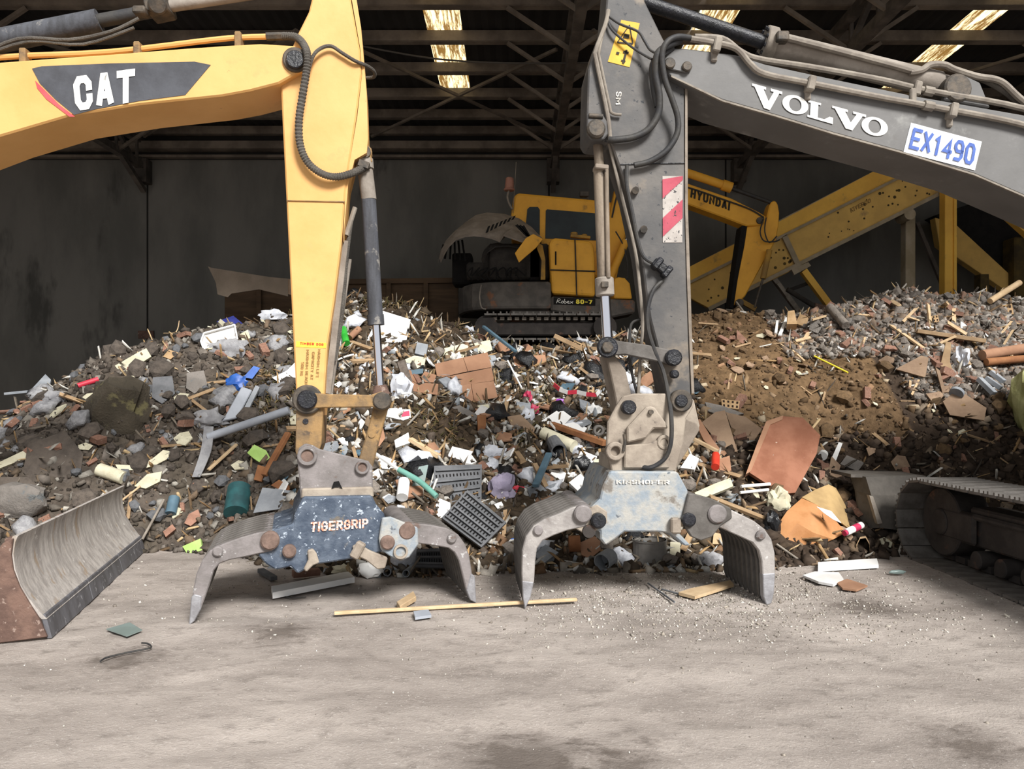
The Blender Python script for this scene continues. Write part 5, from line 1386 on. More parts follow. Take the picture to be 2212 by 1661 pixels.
board('blue_wrapper', 'small blue wrapper above the crumpled blue bag', 'wrapper', 'blue_plastic', [(525, 815), (548, 790), (562, 795), (545, 818)], .01)
board('metal_profile', 'pale grey metal channel profile leaning on the heap', 'profile', 'grey_pipe', [(480, 909), (522, 834), (545, 842), (513, 902)], .05, bevel=.01, lift=.22)
board('metal_profile', 'narrow grey metal profile right beside the wide channel', 'profile', 'grey_board', [(516, 903), (552, 832), (561, 836), (529, 900)], .04, lift=.2)
rod('drain_pipe', 'long straight pale grey plastic drain pipe', 'pipe', 'grey_pipe', (455, 964), (642, 905), .05, lift=.16, seg=18)
blob('plastic_sheet', 'crumpled grey plastic sheet above the drain pipe end', 'sheet', 'bag_grey', (452, 912), 34, 22, .6, .5, 9)
t_ = MB()
p0 = hit(460, 940); p1 = hit(455, 985); p2 = hit(432, 1040)
for a, b in ((p0, p1), (p1, p2)): pass
k0 = [p0 + V((-.06, -.12, .1)), p1 + V((-.06, -.14, .06)), p2 + V((-.05, -.1, .04))]; k1 = [p0 + V((.06, -.14, .1)), p1 + V((.07, -.16, .06)), p2 + V((.05, -.12, .04))]
t_.loft([spline(k0, 5), spline(k1, 5)], thick=(0, .015, 0))
tag(t_.build('fabric_strip', 'bag_grey', None, origin=p1), 'grey fabric strip hanging from the drain pipe end', 'fabric')
board('timber_strip', 'curved cream strip of splintered board', 'board', 'cream', [(249, 1003), (300, 1006), (330, 990), (352, 972), (372, 975), (360, 992), (335, 1005), (300, 1015), (256, 1016)], .04, lift=.1)
board('plaster_slab', 'cream plaster lump under the curved cream strip', 'slab', 'cream', [(290, 1050), (318, 1024), (350, 1018), (345, 1040), (315, 1055)], .06)
board('foam_scrap', 'lime green foam scrap near the drain pipe', 'foam', 'lime', [(534, 978), (549, 960), (575, 973), (584, 990), (563, 1000), (548, 990)], .04, lift=.12)
board('plaster_sheet', 'bright white torn sheet touching the yellow arm', 'sheet', 'bright_white', [(588, 816), (620, 800), (640, 780), (642, 846), (612, 832)], .015, lift=.1)
rod('timber_lath', 'pale timber lath below the green foam', 'timber', 'stick_pale', (519, 974), (456, 1031), .022, square=True, lift=.1)
rod('timber_batten', 'reddish timber batten leaning towards the yellow arm foot', 'timber', 'orange_wood', (637, 952), (586, 1044), .035, square=True, lift=.12)
board('timber_offcut', 'short orange timber offcut above grey sheet', 'timber', 'orange_wood', [(548, 1036), (557, 1004), (572, 1008), (566, 1040)], .04, lift=.1)
board('timber_wedge', 'orange wooden wedge behind grey sheet', 'timber', 'orange_wood', [(585, 1048), (603, 1036), (630, 1052), (620, 1064)], .06, lift=.12)
rod('plastic_drum', 'dark teal plastic drum half buried left of grey sheet', 'drum', 'teal', (522, 1062), (514, 1118), .13, seg=20)
board('sheet_metal', 'plain grey sheet metal square leaning by the blue grab', 'sheet', 'grey_board', [(547, 1108), (567, 1053), (632, 1060), (606, 1099)], .012, lift=.2)
rod('paint_can', 'small light blue can among dark debris', 'can', 'steel_blue', (378, 1082), (370, 1118), .06, seg=16)
board('perforated_brick', 'dark red perforated brick below the light blue can', 'brick', 'brick_red', [(408, 1110), (428, 1100), (434, 1118), (412, 1136), (398, 1130)], .08)
board('perforated_brick', 'red brick half beside the blade end', 'brick', 'brick_red', [(352, 1148), (372, 1132), (380, 1142), (358, 1160)], .08)
board('green_carton', 'lime green carton under the left jaw of the blue grab', 'carton', 'lime', [(394, 1180), (433, 1163), (437, 1188), (406, 1199)], .06, lift=.1)
rod('steel_rod', 'thin steel rod standing out past the blade', 'rod', 'pipe_dusty', (358, 1095), (312, 1180), .014, lift=.12)
rod('steel_rod', 'thin pale rod just above the blade top', 'rod', 'stick_pale', (263, 1099), (307, 1069), .012, lift=.12)
blob('boulder', 'pale grey smooth boulder above the rusty blade end', 'boulder', 'stone_grey', (38, 1096), 62, 40, .8, .2, 12, lift=.35)
board('concrete_beam', 'pale grey broken beam at the left picture edge', 'beam', 'cream', [(-14, 1004), (-12, 1016), (60, 988), (62, 968)], .08, lift=.1)
rod('roof_lath', 'pale lath at the bottom of the back wall', 'timber', 'grey_board', (12, 862), (62, 857), .03, square=True, lift=.08)
rod('rusty_pipe', 'red-brown rusty pipe at the left picture edge', 'pipe', 'brick_red', (-12, 903), (45, 900), .03, lift=.08)
rod('timber_log', 'grey weathered log above the blade tip', 'log', 'cream', (216, 1020), (270, 1040), .075, lift=.05, seg=14)
rod('bent_twig', 'forked white twig on the left skyline', 'twig', 'stick_pale', (356, 725), (390, 698), .008, lift=.04, mid=[(382, 727)])
board('tarp', 'dusty grey tarpaulin crumpled below the boulder', 'tarpaulin', 'bag_grey' if False else 'dark_stone', [(60, 960), (140, 930), (180, 980), (170, 1050), (100, 1070), (50, 1020)], .03, facing=.2, lift=.03)
board('fibre_mat', 'brown torn fibre mat low on the left', 'mat', 'dark_stone', [(0, 1030), (60, 1030), (110, 1080), (60, 1080), (0, 1062)], .03, facing=.2, lift=.05)
blob('plastic_bag', 'translucent grey plastic bag on the far left slope', 'bag', 'bag_grey', (118, 868), 26, 18, .6, .5, 15)
blob('plastic_bag', 'knotted white plastic bag on the crest beside the yellow arm', 'bag', 'bag_white', (590, 690), 30, 12, .6, .55, 16)
blob('plastic_bag', 'clear crumpled plastic film under the white tray', 'bag', 'bag_grey', (495, 760), 34, 20, .6, .6, 17)
board('wall_tile', 'white chipped tile just right of the white tray', 'tile', 'cream', [(518, 722), (535, 712), (541, 730), (524, 738)], .03)
board('wall_tile', 'tan chipped tile near the cream plaster slab', 'tile', 'brick_tan', [(352, 770), (365, 755), (386, 762), (368, 776)], .03)

# --- centre
board('plasterboard', 'big white scuffed plasterboard behind the chrome rod', 'plasterboard', 'white_board', [(826, 671), (887, 690), (882, 720), (871, 759), (840, 752), (791, 736), (803, 712)], .03, facing=.55, lift=.12)
board('white_carton', 'small white carton right of the yellow arm', 'carton', 'bright_white', [(722, 738), (750, 717), (758, 728), (735, 750)], .07, lift=.1)
rod('bottle', 'bright green plastic bottle beside white carton', 'bottle', 'green_bright', (745, 726), (751, 756), .05, lift=.1, seg=14)
rod('cardboard_tube', 'brown cardboard tube beside the green bottle', 'tube', 'cardboard', (758, 746), (777, 726), .045, lift=.1, seg=14)
board('insulation_block', 'blue-grey foam block above the cream foam', 'foam', 'grey_board', [(896, 763), (901, 739), (925, 744), (920, 769)], .1, lift=.12)
board('foam_slab', 'wavy cream foam slab behind the big cardboard', 'foam', 'cream', [(956, 776), (960, 752), (985, 746), (1000, 742), (1012, 748), (1000, 775), (965, 785)], .12, lift=.14)
board('foam_slab', 'second cream foam slab behind the blue steel bar', 'foam', 'cream', [(1003, 748), (1030, 740), (1058, 734), (1064, 756), (1040, 765), (1008, 770)], .12, lift=.12)
t = thing('cardboard_box', 'large flattened brown cardboard box with four creased panels', 'cardboard', hit(1010, 815))
P_, n_ = frame([(939, 785), (1052, 761), (1074, 857), (956, 879)], .6, .16)
for i, pts in enumerate(([(939, 786), (1000, 772), (1010, 802), (953, 815), (944, 812)], [(1001, 772), (1053, 761), (1062, 793), (1011, 802)], [(953, 816), (1062, 794), (1067, 822), (948, 839)], [(948, 840), (1017, 829), (1024, 869), (956, 879)], [(1018, 829), (1067, 823), (1075, 858), (1025, 868)])):
    tilt = (n_ + V((0, 0, (.10, .06, -.16, .10, .14)[i]))).normalized()
    MB().prism(on_plane(pts, P_, tilt), -tilt * .012).build('panel', 'cardboard', t)
board('cardboard_flap', 'torn brown cardboard flap left of the flattened box', 'cardboard', 'cardboard', [(890, 823), (905, 832), (919, 827), (947, 829), (945, 853), (893, 845)], .012, lift=.14)
board('cardboard_flap', 'small folded cardboard piece above the torn flap', 'cardboard', 'cardboard', [(909, 815), (917, 802), (943, 810), (937, 826), (919, 826)], .012, lift=.12)
blob('plastic_bag', 'white plastic bag hanging beside the link pin', 'bag', 'bag_white', (866, 848), 22, 32, .6, .4, 21)
board('plank', 'dark weathered plank lying above the grass patch', 'plank', 'plank_dark', [(858, 783), (874, 776), (918, 896), (900, 902)], .04, lift=.08)
rod('steel_bar', 'long blue-grey steel bar beside the flattened box', 'bar', 'steel_blue', (1027, 730), (1110, 788), .028, square=True, lift=.2)
board('foam_pad', 'cream and blue foam pad left of the flattened box', 'foam', 'cream', [(875, 776), (895, 768), (920, 772), (916, 794), (884, 798)], .06, lift=.12)
board('foam_strip', 'pale blue strip under the cream foam pad', 'strip', 'steel_blue', [(883, 800), (914, 796), (914, 806), (884, 810)], .03, lift=.12)
_tc = board('torn_carton', 'white torn carton with pink print near the link arm', 'carton', 'white_board', [(833, 899), (838, 884), (886, 884), (888, 902), (871, 908)], .05, lift=.1)
_p, _n = frame([(833, 899), (838, 884), (886, 884), (888, 902), (871, 908)], .45, .1)
MB().prism(on_plane([(866, 890), (884, 887), (885, 898), (868, 900)], _p + _n * .004, _n), -_n * .004).build('pink_print', 'pink_red', _tc)
board('lime_block', 'pale cream block below the flattened box corner', 'block', 'cream', [(1031, 876), (1055, 873), (1062, 893), (1040, 900)], .1, lift=.1)
board('stone_lintel', 'grey stone lintel under the flattened box', 'stone', 'stone_grey', [(976, 880), (993, 875), (1033, 897), (1025, 911)], .1, lift=.06)
rod('white_conduit', 'thin white conduit right of the flattened box', 'conduit', 'bright_white', (1094, 800), (1124, 861), .013, lift=.15)
board('timber_post', 'upright red-brown timber post below the cream block', 'timber', 'orange_wood', [(1031, 896), (1050, 896), (1050, 964), (1034, 964)], .08, lift=.1)
board('polystyrene', 'bright white polystyrene block right of the link arm', 'polystyrene', 'bright_white', [(852, 951), (882, 934), (886, 956), (855, 967)], .08, lift=.12)
board('polystyrene', 'white polystyrene block just above the blue grab bracket', 'polystyrene', 'bright_white', [(814, 999), (825, 983), (857, 996), (850, 1014), (826, 1012)], .08, lift=.12)
board('polystyrene', 'white broken polystyrene above the slotted grey panel', 'polystyrene', 'bright_white', [(967, 985), (977, 964), (1022, 975), (1007, 997)], .05, lift=.12)
blob('plastic_bag', 'grey-white plastic sheet above the slotted grey panel', 'bag', 'bag_white', (1062, 985), 30, 16, .5, .5, 23)
rod('timber_batten', 'pale timber batten right of the polystyrene blocks', 'timber', 'stick_pale', (884, 966), (944, 1003), .035, square=True, lift=.1)
board('glass_sheet', 'pale blue glass pane leaning left of the slotted panel', 'glass', 'glass_sheet', [(886, 1060), (905, 1008), (925, 1004), (912, 1070)], .012, lift=.15)
rod('plastic_strip', 'white plastic strip leaning over the grab shoulder', 'strip', 'bright_white', (806, 1000), (861, 1047), .02, square=True, lift=.2)
rod('plastic_strip', 'curved teal plastic strip over the grab shoulder', 'strip', 'teal_strip', (861, 1047), (936, 1106), .03, lift=.2, mid=[(900, 1072)])
rod('bottle', 'white plastic bottle beside the teal strip', 'bottle', 'bright_white', (872, 1058), (868, 1094), .06, lift=.12, seg=14)
def slotted(label, poly, facing, lift, rows, mat='slate'):
    p, n = frame(poly, facing, lift)
    t = thing('slotted_panel', label, 'panel', p)
    Q = on_plane(poly, p, n)
    MB().prism(Q, -n * .03).build('sheet', mat, t)
    a, b, c, d_ = Q[0], Q[1], Q[2], Q[3]
    for i in range(rows):
        u = (i + .5) / rows
        l, r = a.lerp(d_, u), b.lerp(c, u)
        MB().bar(l.lerp(r, .04) + n * .012, l.lerp(r, .96) + n * .012, .018, .03, up=n).build('rib', 'slate', t)
        s = MB(); k = 13
        u2 = (i + .95) / rows if i < rows - 1 else (i + .15) / rows
        l, r = a.lerp(d_, u2), b.lerp(c, u2)
        for q in range(k):
            s.bar(l.lerp(r, (q + .6) / (k + 1)) + n * .004, l.lerp(r, (q + .95) / (k + 1)) + n * .004, .03, .006, up=n)
        o = s.build('slots', 'burnt', t); o['kind'] = 'stuff'
slotted('upright dark grey slotted metal panel in the middle of the heap foot', [(938, 1006), (1041, 1003), (1040, 1084), (932, 1108)], .5, .18, 4)
slotted('tilted dark grey slotted metal panel in front of the upright one', [(1010, 1058), (1094, 1128), (1040, 1182), (954, 1118)], .4, .25, 6)
slotted('third slotted metal panel lying behind the right jaw of the blue grab', [(900, 1186), (968, 1183), (972, 1226), (896, 1224)], .5, .2, 3)
blob('cloth', 'crumpled lavender cloth beside the slotted panels', 'cloth', 'lavender', (1082, 1062), 26, 30, .6, .5, 25)
_tc = board('torn_cardboard', 'orange-brown cardboard tray with a square hole', 'cardboard', 'cardboard', [(1108, 770), (1145, 768), (1178, 766), (1180, 781), (1150, 795), (1116, 808)], .06, lift=.14)
_p, _n = frame([(1108, 770), (1145, 768), (1178, 766), (1180, 781), (1150, 795), (1116, 808)], .45, .14)
MB().prism(on_plane([(1140, 775), (1150, 775), (1150, 782), (1140, 782)], _p + _n * .004, _n), -_n * .004).build('hand_hole', 'brick_hole', _tc)
board('torn_cardboard', 'upright cardboard scrap above the holed tray', 'cardboard', 'cardboard', [(1129, 767), (1141, 743), (1152, 752), (1142, 767)], .02, lift=.14)
def holed_brick(label, poly, mat, lift=.12, rows=2, cols=6, facing=.45):
    p, n = frame(poly, facing, lift)
    t = thing('hollow_brick', label, 'brick', p)
    Q = on_plane(poly, p, n)
    MB().prism(Q, -n * .09).build('body', mat, t)
    h = MB()
    for i in range(rows):
        for j in range(cols):
            u0, u1, v0, v1 = (j + .3) / cols, (j + .72) / cols, (i + .22) / rows, (i + .72) / rows
            f_ = lambda u, v: Q[0].lerp(Q[1], u).lerp(Q[3].lerp(Q[2], u), v) + n * .003
            h.add([f_(u0, v0), f_(u1, v0), f_(u1, v1), f_(u0, v1)], [[0, 1, 2, 3]])
    o = h.build('holes', 'brick_hole', t); o['kind'] = 'stuff'
holed_brick('tan hollow brick with two rows of holes beside the black link pin', [(1241, 735), (1280, 752), (1271, 766), (1232, 750)], 'brick_tan', rows=2, cols=7)
holed_brick('small orange hollow brick near the grey arm link', [(1270, 835), (1284, 836), (1281, 854), (1268, 850)], 'brick_tan', rows=2, cols=1)
holed_brick('grey-brown hollow brick on the rubble heap top', [(2150, 662), (2186, 656), (2190, 678), (2154, 684)], 'brick_tan', rows=2, cols=3)
holed_brick('small hollow brick in the middle of the grey rubble', [(2006, 684), (2026, 680), (2029, 694), (2009, 698)], 'brick_tan', rows=2, cols=3)
holed_brick('hollow brick half lying on brown soil right of the arm', [(1558, 862), (1598, 866), (1596, 884), (1560, 880)], 'brick_tan', rows=2, cols=4)
rod('timber_beam', 'tan timber beam left of the hollow brick', 'timber', 'pine', (1199, 739), (1262, 770), .05, square=True, lift=.1)
t = thing('barrier_tape', 'red and white striped barrier tape draped over rubbish', 'tape', hit(1230, 865))
tp = [hit(*q) + nrm(hit(*q)) * .14 for q in ((1184, 836), (1196, 850), (1210, 862), (1228, 868), (1248, 868), (1268, 872), (1289, 874), (1296, 866))]
for i in range(len(tp) - 1):
    MB().bar(tp[i], tp[i + 1], .012, .055).build('stripe', 'tape_red' if i % 2 else 'bright_white', t)
blob('bag_scrap', 'small purple plastic scrap beside the barrier tape', 'plastic', 'purple', (1209, 874), 13, 8, .6, .5, 31)
blob('bag_scrap', 'pink-red plastic scrap left of the purple one', 'plastic', 'pink_red', (1138, 865), 10, 16, .6, .6, 32)
blob('bag_scrap', 'second pink-red wrapper above the folded cardboard', 'plastic', 'pink_red', (1152, 890), 12, 12, .6, .6, 33)
board('paper_sheet', 'bright white paper sheets below the purple scrap', 'paper', 'bright_white', [(1168, 910), (1210, 882), (1234, 900), (1222, 914), (1192, 932)], .03, lift=.14)
board('paper_sheet', 'crumpled white paper right of the white sheets', 'paper', 'bright_white', [(1207, 918), (1238, 912), (1268, 924), (1257, 941), (1216, 932)], .03, lift=.14)
blob('tissue', 'white plastic bag under the barrier tape end', 'bag', 'bright_white', (1283, 892), 18, 14, .6, .5, 34)
rod('cardboard_tube', 'dusty cream cardboard roll beside the tan grab bracket', 'tube', 'cream', (1172, 952), (1240, 980), .075, lift=.1, seg=18)
rod('plank', 'brown plank running behind the tan grab bracket', 'plank', 'orange_wood', (1190, 932), (1308, 974), .05, square=True, lift=.1)
board('folded_cardboard', 'folded grey-brown cardboard box left of the roll', 'cardboard', 'cardboard_dusty', [(1096, 900), (1125, 895), (1156, 925), (1150, 945), (1112, 935)], .05, lift=.1)
board('polystyrene', 'white polystyrene cube near the dark drain roll', 'polystyrene', 'bright_white', [(1189, 1023), (1200, 1007), (1223, 1022), (1216, 1042)], .08, lift=.14)
board('polystyrene', 'white polystyrene cube just left of the tan bracket', 'polystyrene', 'bright_white', [(1229, 1042), (1254, 1023), (1274, 1044), (1248, 1060)], .08, lift=.14)
rod('steel_bar', 'blue-grey steel angle bar above the left tines', 'bar', 'steel_blue', (1153, 1083), (1184, 1013), .035, square=True, lift=.2)
rod('drain_roll', 'black ribbed drain pipe end facing the yard', 'pipe', 'slate', (1206, 992), (1196, 972), .09, lift=.12, hollow=True)
blob('plastic_bag', 'black plastic bag behind the left tines', 'bag', 'bag_black', (1262, 1010), 26, 18, .6, .4, 35)
board('juice_carton', 'cream and yellow carton beside the tan bracket', 'carton', 'cream', [(1279, 1013), (1284, 992), (1306, 990), (1302, 1014)], .07, lift=.12)
board('white_tile', 'white box lid above the cream carton', 'lid', 'bright_white', [(1246, 992), (1256, 972), (1290, 986), (1276, 1006)], .03, lift=.14)
blob('bag_scrap', 'bright blue rag at the heap foot between the grabs', 'rag', 'blue_plastic', (1108, 1172), 18, 7, .6, .4, 36)
blob('bag_scrap', 'red and black trainer shape beside the lavender cloth', 'shoe', 'tape_red', (1118, 1062), 14, 8, .6, .35, 37)
t = thing('grey_bin', 'round grey bucket on the floor under the pale grab', 'bucket', (1.34, 7.15, 0))
MB().ring((1.34, 7.22, .0), (1.34, 7.22, .25), .163, .150, 26).build('wall', 'grey_bin', t)
MB().cyl((1.34, 7.22, .005), (1.34, 7.22, .02), .152, seg=26).build('base', 'grey_bin', t)
MB().ring((1.34, 7.22, .235), (1.34, 7.22, .25), .170, .150, 26).build('rim', 'grey_bin', t)
t = thing('plastic_cup', 'pale grey tipped-over cup on the floor left of the bucket', 'cup', (.85, 6.9, 0))
MB().ring((.84, 6.93, .085), (.93, 7.05, .11), .085, .075, 18).build('wall', 'grey_board', t)
MB().cyl((.925, 7.045, .11), (.93, 7.055, .11), .078, seg=18).build('base', 'grey_board', t)
blob('plaster_lump', 'white plaster lump right of the tipped cup', 'plaster', 'bright_white', (1340, 1208), 15, 11, .8, .3, 41, floor=True)
blob('plastic_bag', 'brown-tinted clear plastic bag on the floor under the pale grab', 'bag', 'bag_grey', (1535, 1210), 30, 18, .8, .35, 42, floor=True)
board('tan_box', 'cream upright box behind the grey bucket', 'box', 'cream', [(1447, 1198), (1448, 1170), (1470, 1172), (1469, 1201)], .06, lift=.1)
board('tan_box', 'yellowish carton below the right jaw pivot', 'carton', 'stick_pale', [(1539, 1175), (1542, 1150), (1572, 1156), (1573, 1176)], .06, lift=.12)
board('tan_box', 'orange cardboard box under the pale grab body', 'box', 'cardboard', [(1252, 1172), (1285, 1158), (1308, 1180), (1275, 1206), (1256, 1198)], .06, lift=.1)
rod('cable_reel', 'small copper-coloured reel behind the left jaw', 'reel', 'orange_wood', (1228, 1190), (1252, 1188), .08, lift=.08, seg=18)

# --- right side
t = thing('red_board', 'large terracotta-red scuffed board with foam edge leaning on the heap', 'board', hit(1690, 985))
P_, n_ = frame([(1612, 1024), (1655, 912), (1772, 940), (1718, 1064)], .45, .42)
MB().prism(on_plane([(1618, 1020), (1664, 915), (1691, 899), (1734, 902), (1772, 940), (1764, 980), (1718, 1064), (1691, 1067)], P_, n_), -n_ * .06).build('face', 'red_board', t)
MB().prism(on_plane([(1611, 1024), (1634, 962), (1655, 910), (1692, 897), (1690, 906), (1664, 917), (1622, 1018)], P_ + n_ * .012, n_), -n_ * .08).build('foam_edge', 'cardboard', t)
t = thing('seat_shell', 'orange curved plastic seat shell lying at the heap foot', 'seat', hit(1752, 1130))
p = hit(1750, 1150); yb_ = p.y - .05
def shell(cols, mat, name, th=(0, .02, -.01)):
    MB().loft([[W(x, y, yy) for x, y, yy in c] for c in cols], thick=th).build(name, mat, t)
shell([[(1680, 1134, yb_), (1700, 1104, yb_ + .12), (1732, 1076, yb_ + .3)], [(1688, 1176, yb_ - .1), (1722, 1130, yb_ - .08), (1764, 1090, yb_ + .16)],
       [(1718, 1198, yb_ - .12), (1756, 1150, yb_ - .12), (1796, 1114, yb_ + .1)], [(1760, 1178, yb_ - .05), (1800, 1165, yb_ - .04), (1828, 1150, yb_ + .1)]], 'orange_skin', 'seat')
shell([[(1732, 1074, yb_ + .3), (1764, 1090, yb_ + .16), (1796, 1112, yb_ + .1), (1834, 1142, yb_ + .1)], [(1760, 1058, yb_ + .38), (1790, 1068, yb_ + .34), (1815, 1095, yb_ + .3), (1838, 1140, yb_ + .22)],
       [(1790, 1046, yb_ + .5), (1806, 1054, yb_ + .5), (1826, 1090, yb_ + .48), (1842, 1140, yb_ + .4)]], 'tan_skin', 'backrest')
board('torn_paper', 'white torn paper on the orange seat shell', 'paper', 'bright_white', [(1764, 1094), (1796, 1104), (1818, 1130), (1800, 1122), (1780, 1108)], .006, lift=.42)
blob('foam_lump', 'cream foam lump with white strips right of the pale grab', 'foam', 'cream', (1676, 1092), 26, 28, .6, .6, 51)
rod('white_conduit', 'white plastic strip reaching from the pale grab to cream foam', 'strip', 'bright_white', (1590, 1084), (1650, 1076), .018, lift=.2)
rod('white_conduit', 'lower white plastic strip beside the cream foam', 'strip', 'bright_white', (1588, 1098), (1646, 1090), .016, lift=.2)
blob('plastic_bag', 'dark navy plastic bag behind the right jaw', 'bag', 'bag_black', (1664, 1142), 18, 30, .6, .35, 52)
rod('round_cover', 'round white lid on dark soil right of the red board', 'lid', 'bright_white', (1772, 993), (1774, 989), .055, lift=.06, seg=18)
board('white_profile', 'short white plastic profile standing in dark soil', 'profile', 'bright_white', [(1790, 1004), (1812, 955), (1820, 958), (1801, 1008)], .03, lift=.1)
board('grey_block', 'flat grey paving block right of the white profile', 'block', 'stone_grey', [(1815, 1002), (1829, 983), (1867, 999), (1853, 1018)], .06, lift=.08)
t = thing('spray_can', 'white and pink spray can lying near the track', 'can', hit(1834, 1165))
pa, pb = hit(1818, 1172) + V((0, -.1, .12)), hit(1851, 1157) + V((0, -.1, .12))
MB().cyl(pa, pb, .036, seg=16).build('body', 'bright_white', t)
MB().cyl(pa.lerp(pb, .45), pa.lerp(pb, .8), .0375, seg=16).build('label_band', 'pink_red', t)
MB().cyl(pa, pa + (pa - pb).normalized() * .03, .028, seg=12).build('cap', 'pink_red', t)
board('skirting_board', 'bright white board lying on the floor before the track', 'board', 'bright_white', [(1767, 1228), (1767, 1214), (1894, 1206), (1898, 1220)], .03, floor=True)
board('flat_rag', 'crumpled white-grey sheet on the floor right of the pale grab', 'sheet', 'white_board', [(1734, 1242), (1760, 1234), (1812, 1236), (1822, 1250), (1800, 1262), (1768, 1256)], .02, floor=True)
board('flat_rag', 'pinkish torn cardboard on the floor by the white-grey sheet', 'cardboard', 'cardboard', [(1808, 1258), (1830, 1250), (1874, 1264), (1850, 1274), (1820, 1270)], .015, floor=True)
blob('glass_bottle', 'small flattened clear bottle on the floor near the track', 'bottle', 'glass_sheet', (1938, 1236), 18, 5, .8, .2, 55, floor=True)
t = thing('wooden_hoop', 'broken brown wooden hoop beside the orange seat shell', 'hoop', hit(1866, 1185))
MB().loft([[W(x, y, 7.55) for x, y in ((1848, 1206), (1850, 1180), (1858, 1164), (1870, 1162), (1878, 1176), (1880, 1206))], [W(x, y, 7.75) for x, y in ((1848, 1206), (1850, 1180), (1858, 1164), (1870, 1162), (1878, 1176), (1880, 1206))]], thick=(.0, 0, .02)).build('band', 'pine', t)
board('box_flap', 'open cardboard box flap right of the tan bracket', 'cardboard', 'cardboard_dusty', [(1516, 912), (1545, 890), (1566, 886), (1594, 978), (1556, 962)], .015, lift=.2)
board('box_flap', 'wide tan cardboard flap above the open box', 'cardboard', 'cardboard_dusty', [(1568, 890), (1610, 900), (1646, 926), (1630, 950), (1597, 974)], .015, lift=.12)
board('splintered_board', 'splintered orange board edge between bracket and cardboard box', 'board', 'cardboard', [(1500, 908), (1512, 905), (1540, 950), (1562, 978), (1552, 984), (1520, 950)], .03, lift=.22)
board('chip_board', 'square tan board under the cardboard box', 'board', 'cardboard', [(1551, 992), (1576, 984), (1580, 1016), (1556, 1024)], .03, lift=.14)
board('flat_stone', 'flat greenish stone slab on brown soil right of the arm', 'slab', 'stone_grey', [(1523, 868), (1560, 876), (1607, 893), (1570, 902), (1530, 888)], .05, lift=.06)
rod('orange_can', 'orange and grey can below the cardboard box', 'can', 'hot_red', (1540, 1034), (1541, 1010), .045, lift=.16, seg=14)
board('polystyrene', 'white polystyrene right of the wing plate', 'polystyrene', 'bright_white', [(1470, 1010), (1490, 980), (1510, 990), (1500, 1014)], .08, lift=.14)
rod('pallet_slat', 'yellow-green wooden slat behind the wing plate', 'slat', 'stick_pale', (1490, 968), (1546, 998), .03, square=True, lift=.14)
board('foam_sheet', 'speckled cream foam sheet above the right jaw', 'foam', 'cream', [(1500, 1064), (1545, 1044), (1578, 1032), (1584, 1050), (1540, 1068), (1512, 1078)], .05, lift=.2)
board('concrete_block', 'tall tan concrete block on the skyline below the conveyor', 'block', 'brick_tan', [(1700, 700), (1702, 672), (1716, 670), (1722, 700)], .15, lift=.15)
board('concrete_block', 'second tan block beside the tall one', 'block', 'brick_tan', [(1718, 698), (1728, 678), (1746, 684), (1740, 706)], .15, lift=.12)
board('concrete_block', 'pale grey concrete block under the yellow strut', 'block', 'stone_grey', [(1748, 712), (1752, 684), (1768, 688), (1776, 704), (1766, 720)], .15, lift=.14)
rod('concrete_pipe', 'grey concrete pipe sloping under the yellow strut', 'pipe', 'concrete', (1796, 678), (1826, 718), .06, lift=.12, seg=14)
board('red_scrap', 'bright red plastic triangle on dark soil behind the arm', 'plastic', 'brick_red', [(1591, 734), (1592, 712), (1614, 734), (1604, 742)], .02, lift=.08)
rod('white_lath', 'white lath standing on the heap below the conveyor', 'lath', 'bright_white', (1680, 738), (1700, 702), .022, square=True, lift=.1)
rod('white_lath', 'shorter white lath beside the standing one', 'lath', 'bright_white', (1672, 734), (1676, 706), .018, square=True, lift=.1)
rod('timber_pole', 'pale round pole on the skyline of grey rubble', 'pole', 'stick_pale', (2128, 668), (2194, 630), .045, lift=.14, seg=12)
rod('timber_beam', 'long tan timber beam across the grey rubble', 'timber', 'pine', (1975, 730), (2118, 753), .042, square=True, lift=.12)
board('timber_offcut', 'upright tan timber board crossing the long beam', 'timber', 'pine', [(2031, 790), (2044, 737), (2055, 740), (2052, 782), (2060, 806)], .04, lift=.2)
board('cardboard_ring', 'tan cardboard box frame below the upright timber', 'cardboard', 'cardboard_dusty', [(2021, 793), (2030, 800), (2040, 834), (2056, 834), (2059, 846), (2036, 848)], .04, lift=.14)
board('brown_board', 'triangular brown board left of the upright timber', 'board', 'cardboard_dusty', [(1935, 797), (1990, 768), (2006, 772), (1999, 815)], .03, lift=.16)
rod('wood_roll', 'reddish rolled carpet at the right picture edge', 'roll', 'cardboard', (2110, 785), (2225, 768), .07, lift=.14, seg=14)
rod('wood_roll', 'second reddish roll under the carpet roll', 'roll', 'orange_wood', (2120, 798), (2230, 788), .05, lift=.12, seg=12)
board('flat_carton', 'flattened brown carton low in the right rubble', 'cardboard', 'cardboard_dusty', [(2037, 867), (2068, 840), (2131, 881), (2126, 908), (2052, 896)], .02, lift=.14)
rod('round_cover', 'round pale blue lid beside the flattened carton', 'lid', 'grey_board', (2052, 876), (2055, 871), .085, lift=.2, seg=20)
for i, (a, b) in enumerate((((2104, 838), (2136, 866)), ((2118, 832), (2150, 858)), ((2128, 822), (2156, 842)))):
    rod('grey_batten', ['lower grey slat left of the lime sack', 'middle grey slat left of the lime sack', 'upper grey slat left of the lime sack'][i], 'slat', 'grey_board', a, b, .045, square=True, lift=.14)
blob('foil', 'crumpled silver and red foil by the upright timber', 'foil', 'bag_white', (2074, 790), 14, 30, .6, .6, 61)
t = thing('lime_sack', 'tall yellow-green woven sack at the right picture edge', 'sack', hit(2195, 930))
p = hit(2196, 915)
vs_, fs_ = blobmesh(.26, .24, .46, .2, 63, freq=3.4)
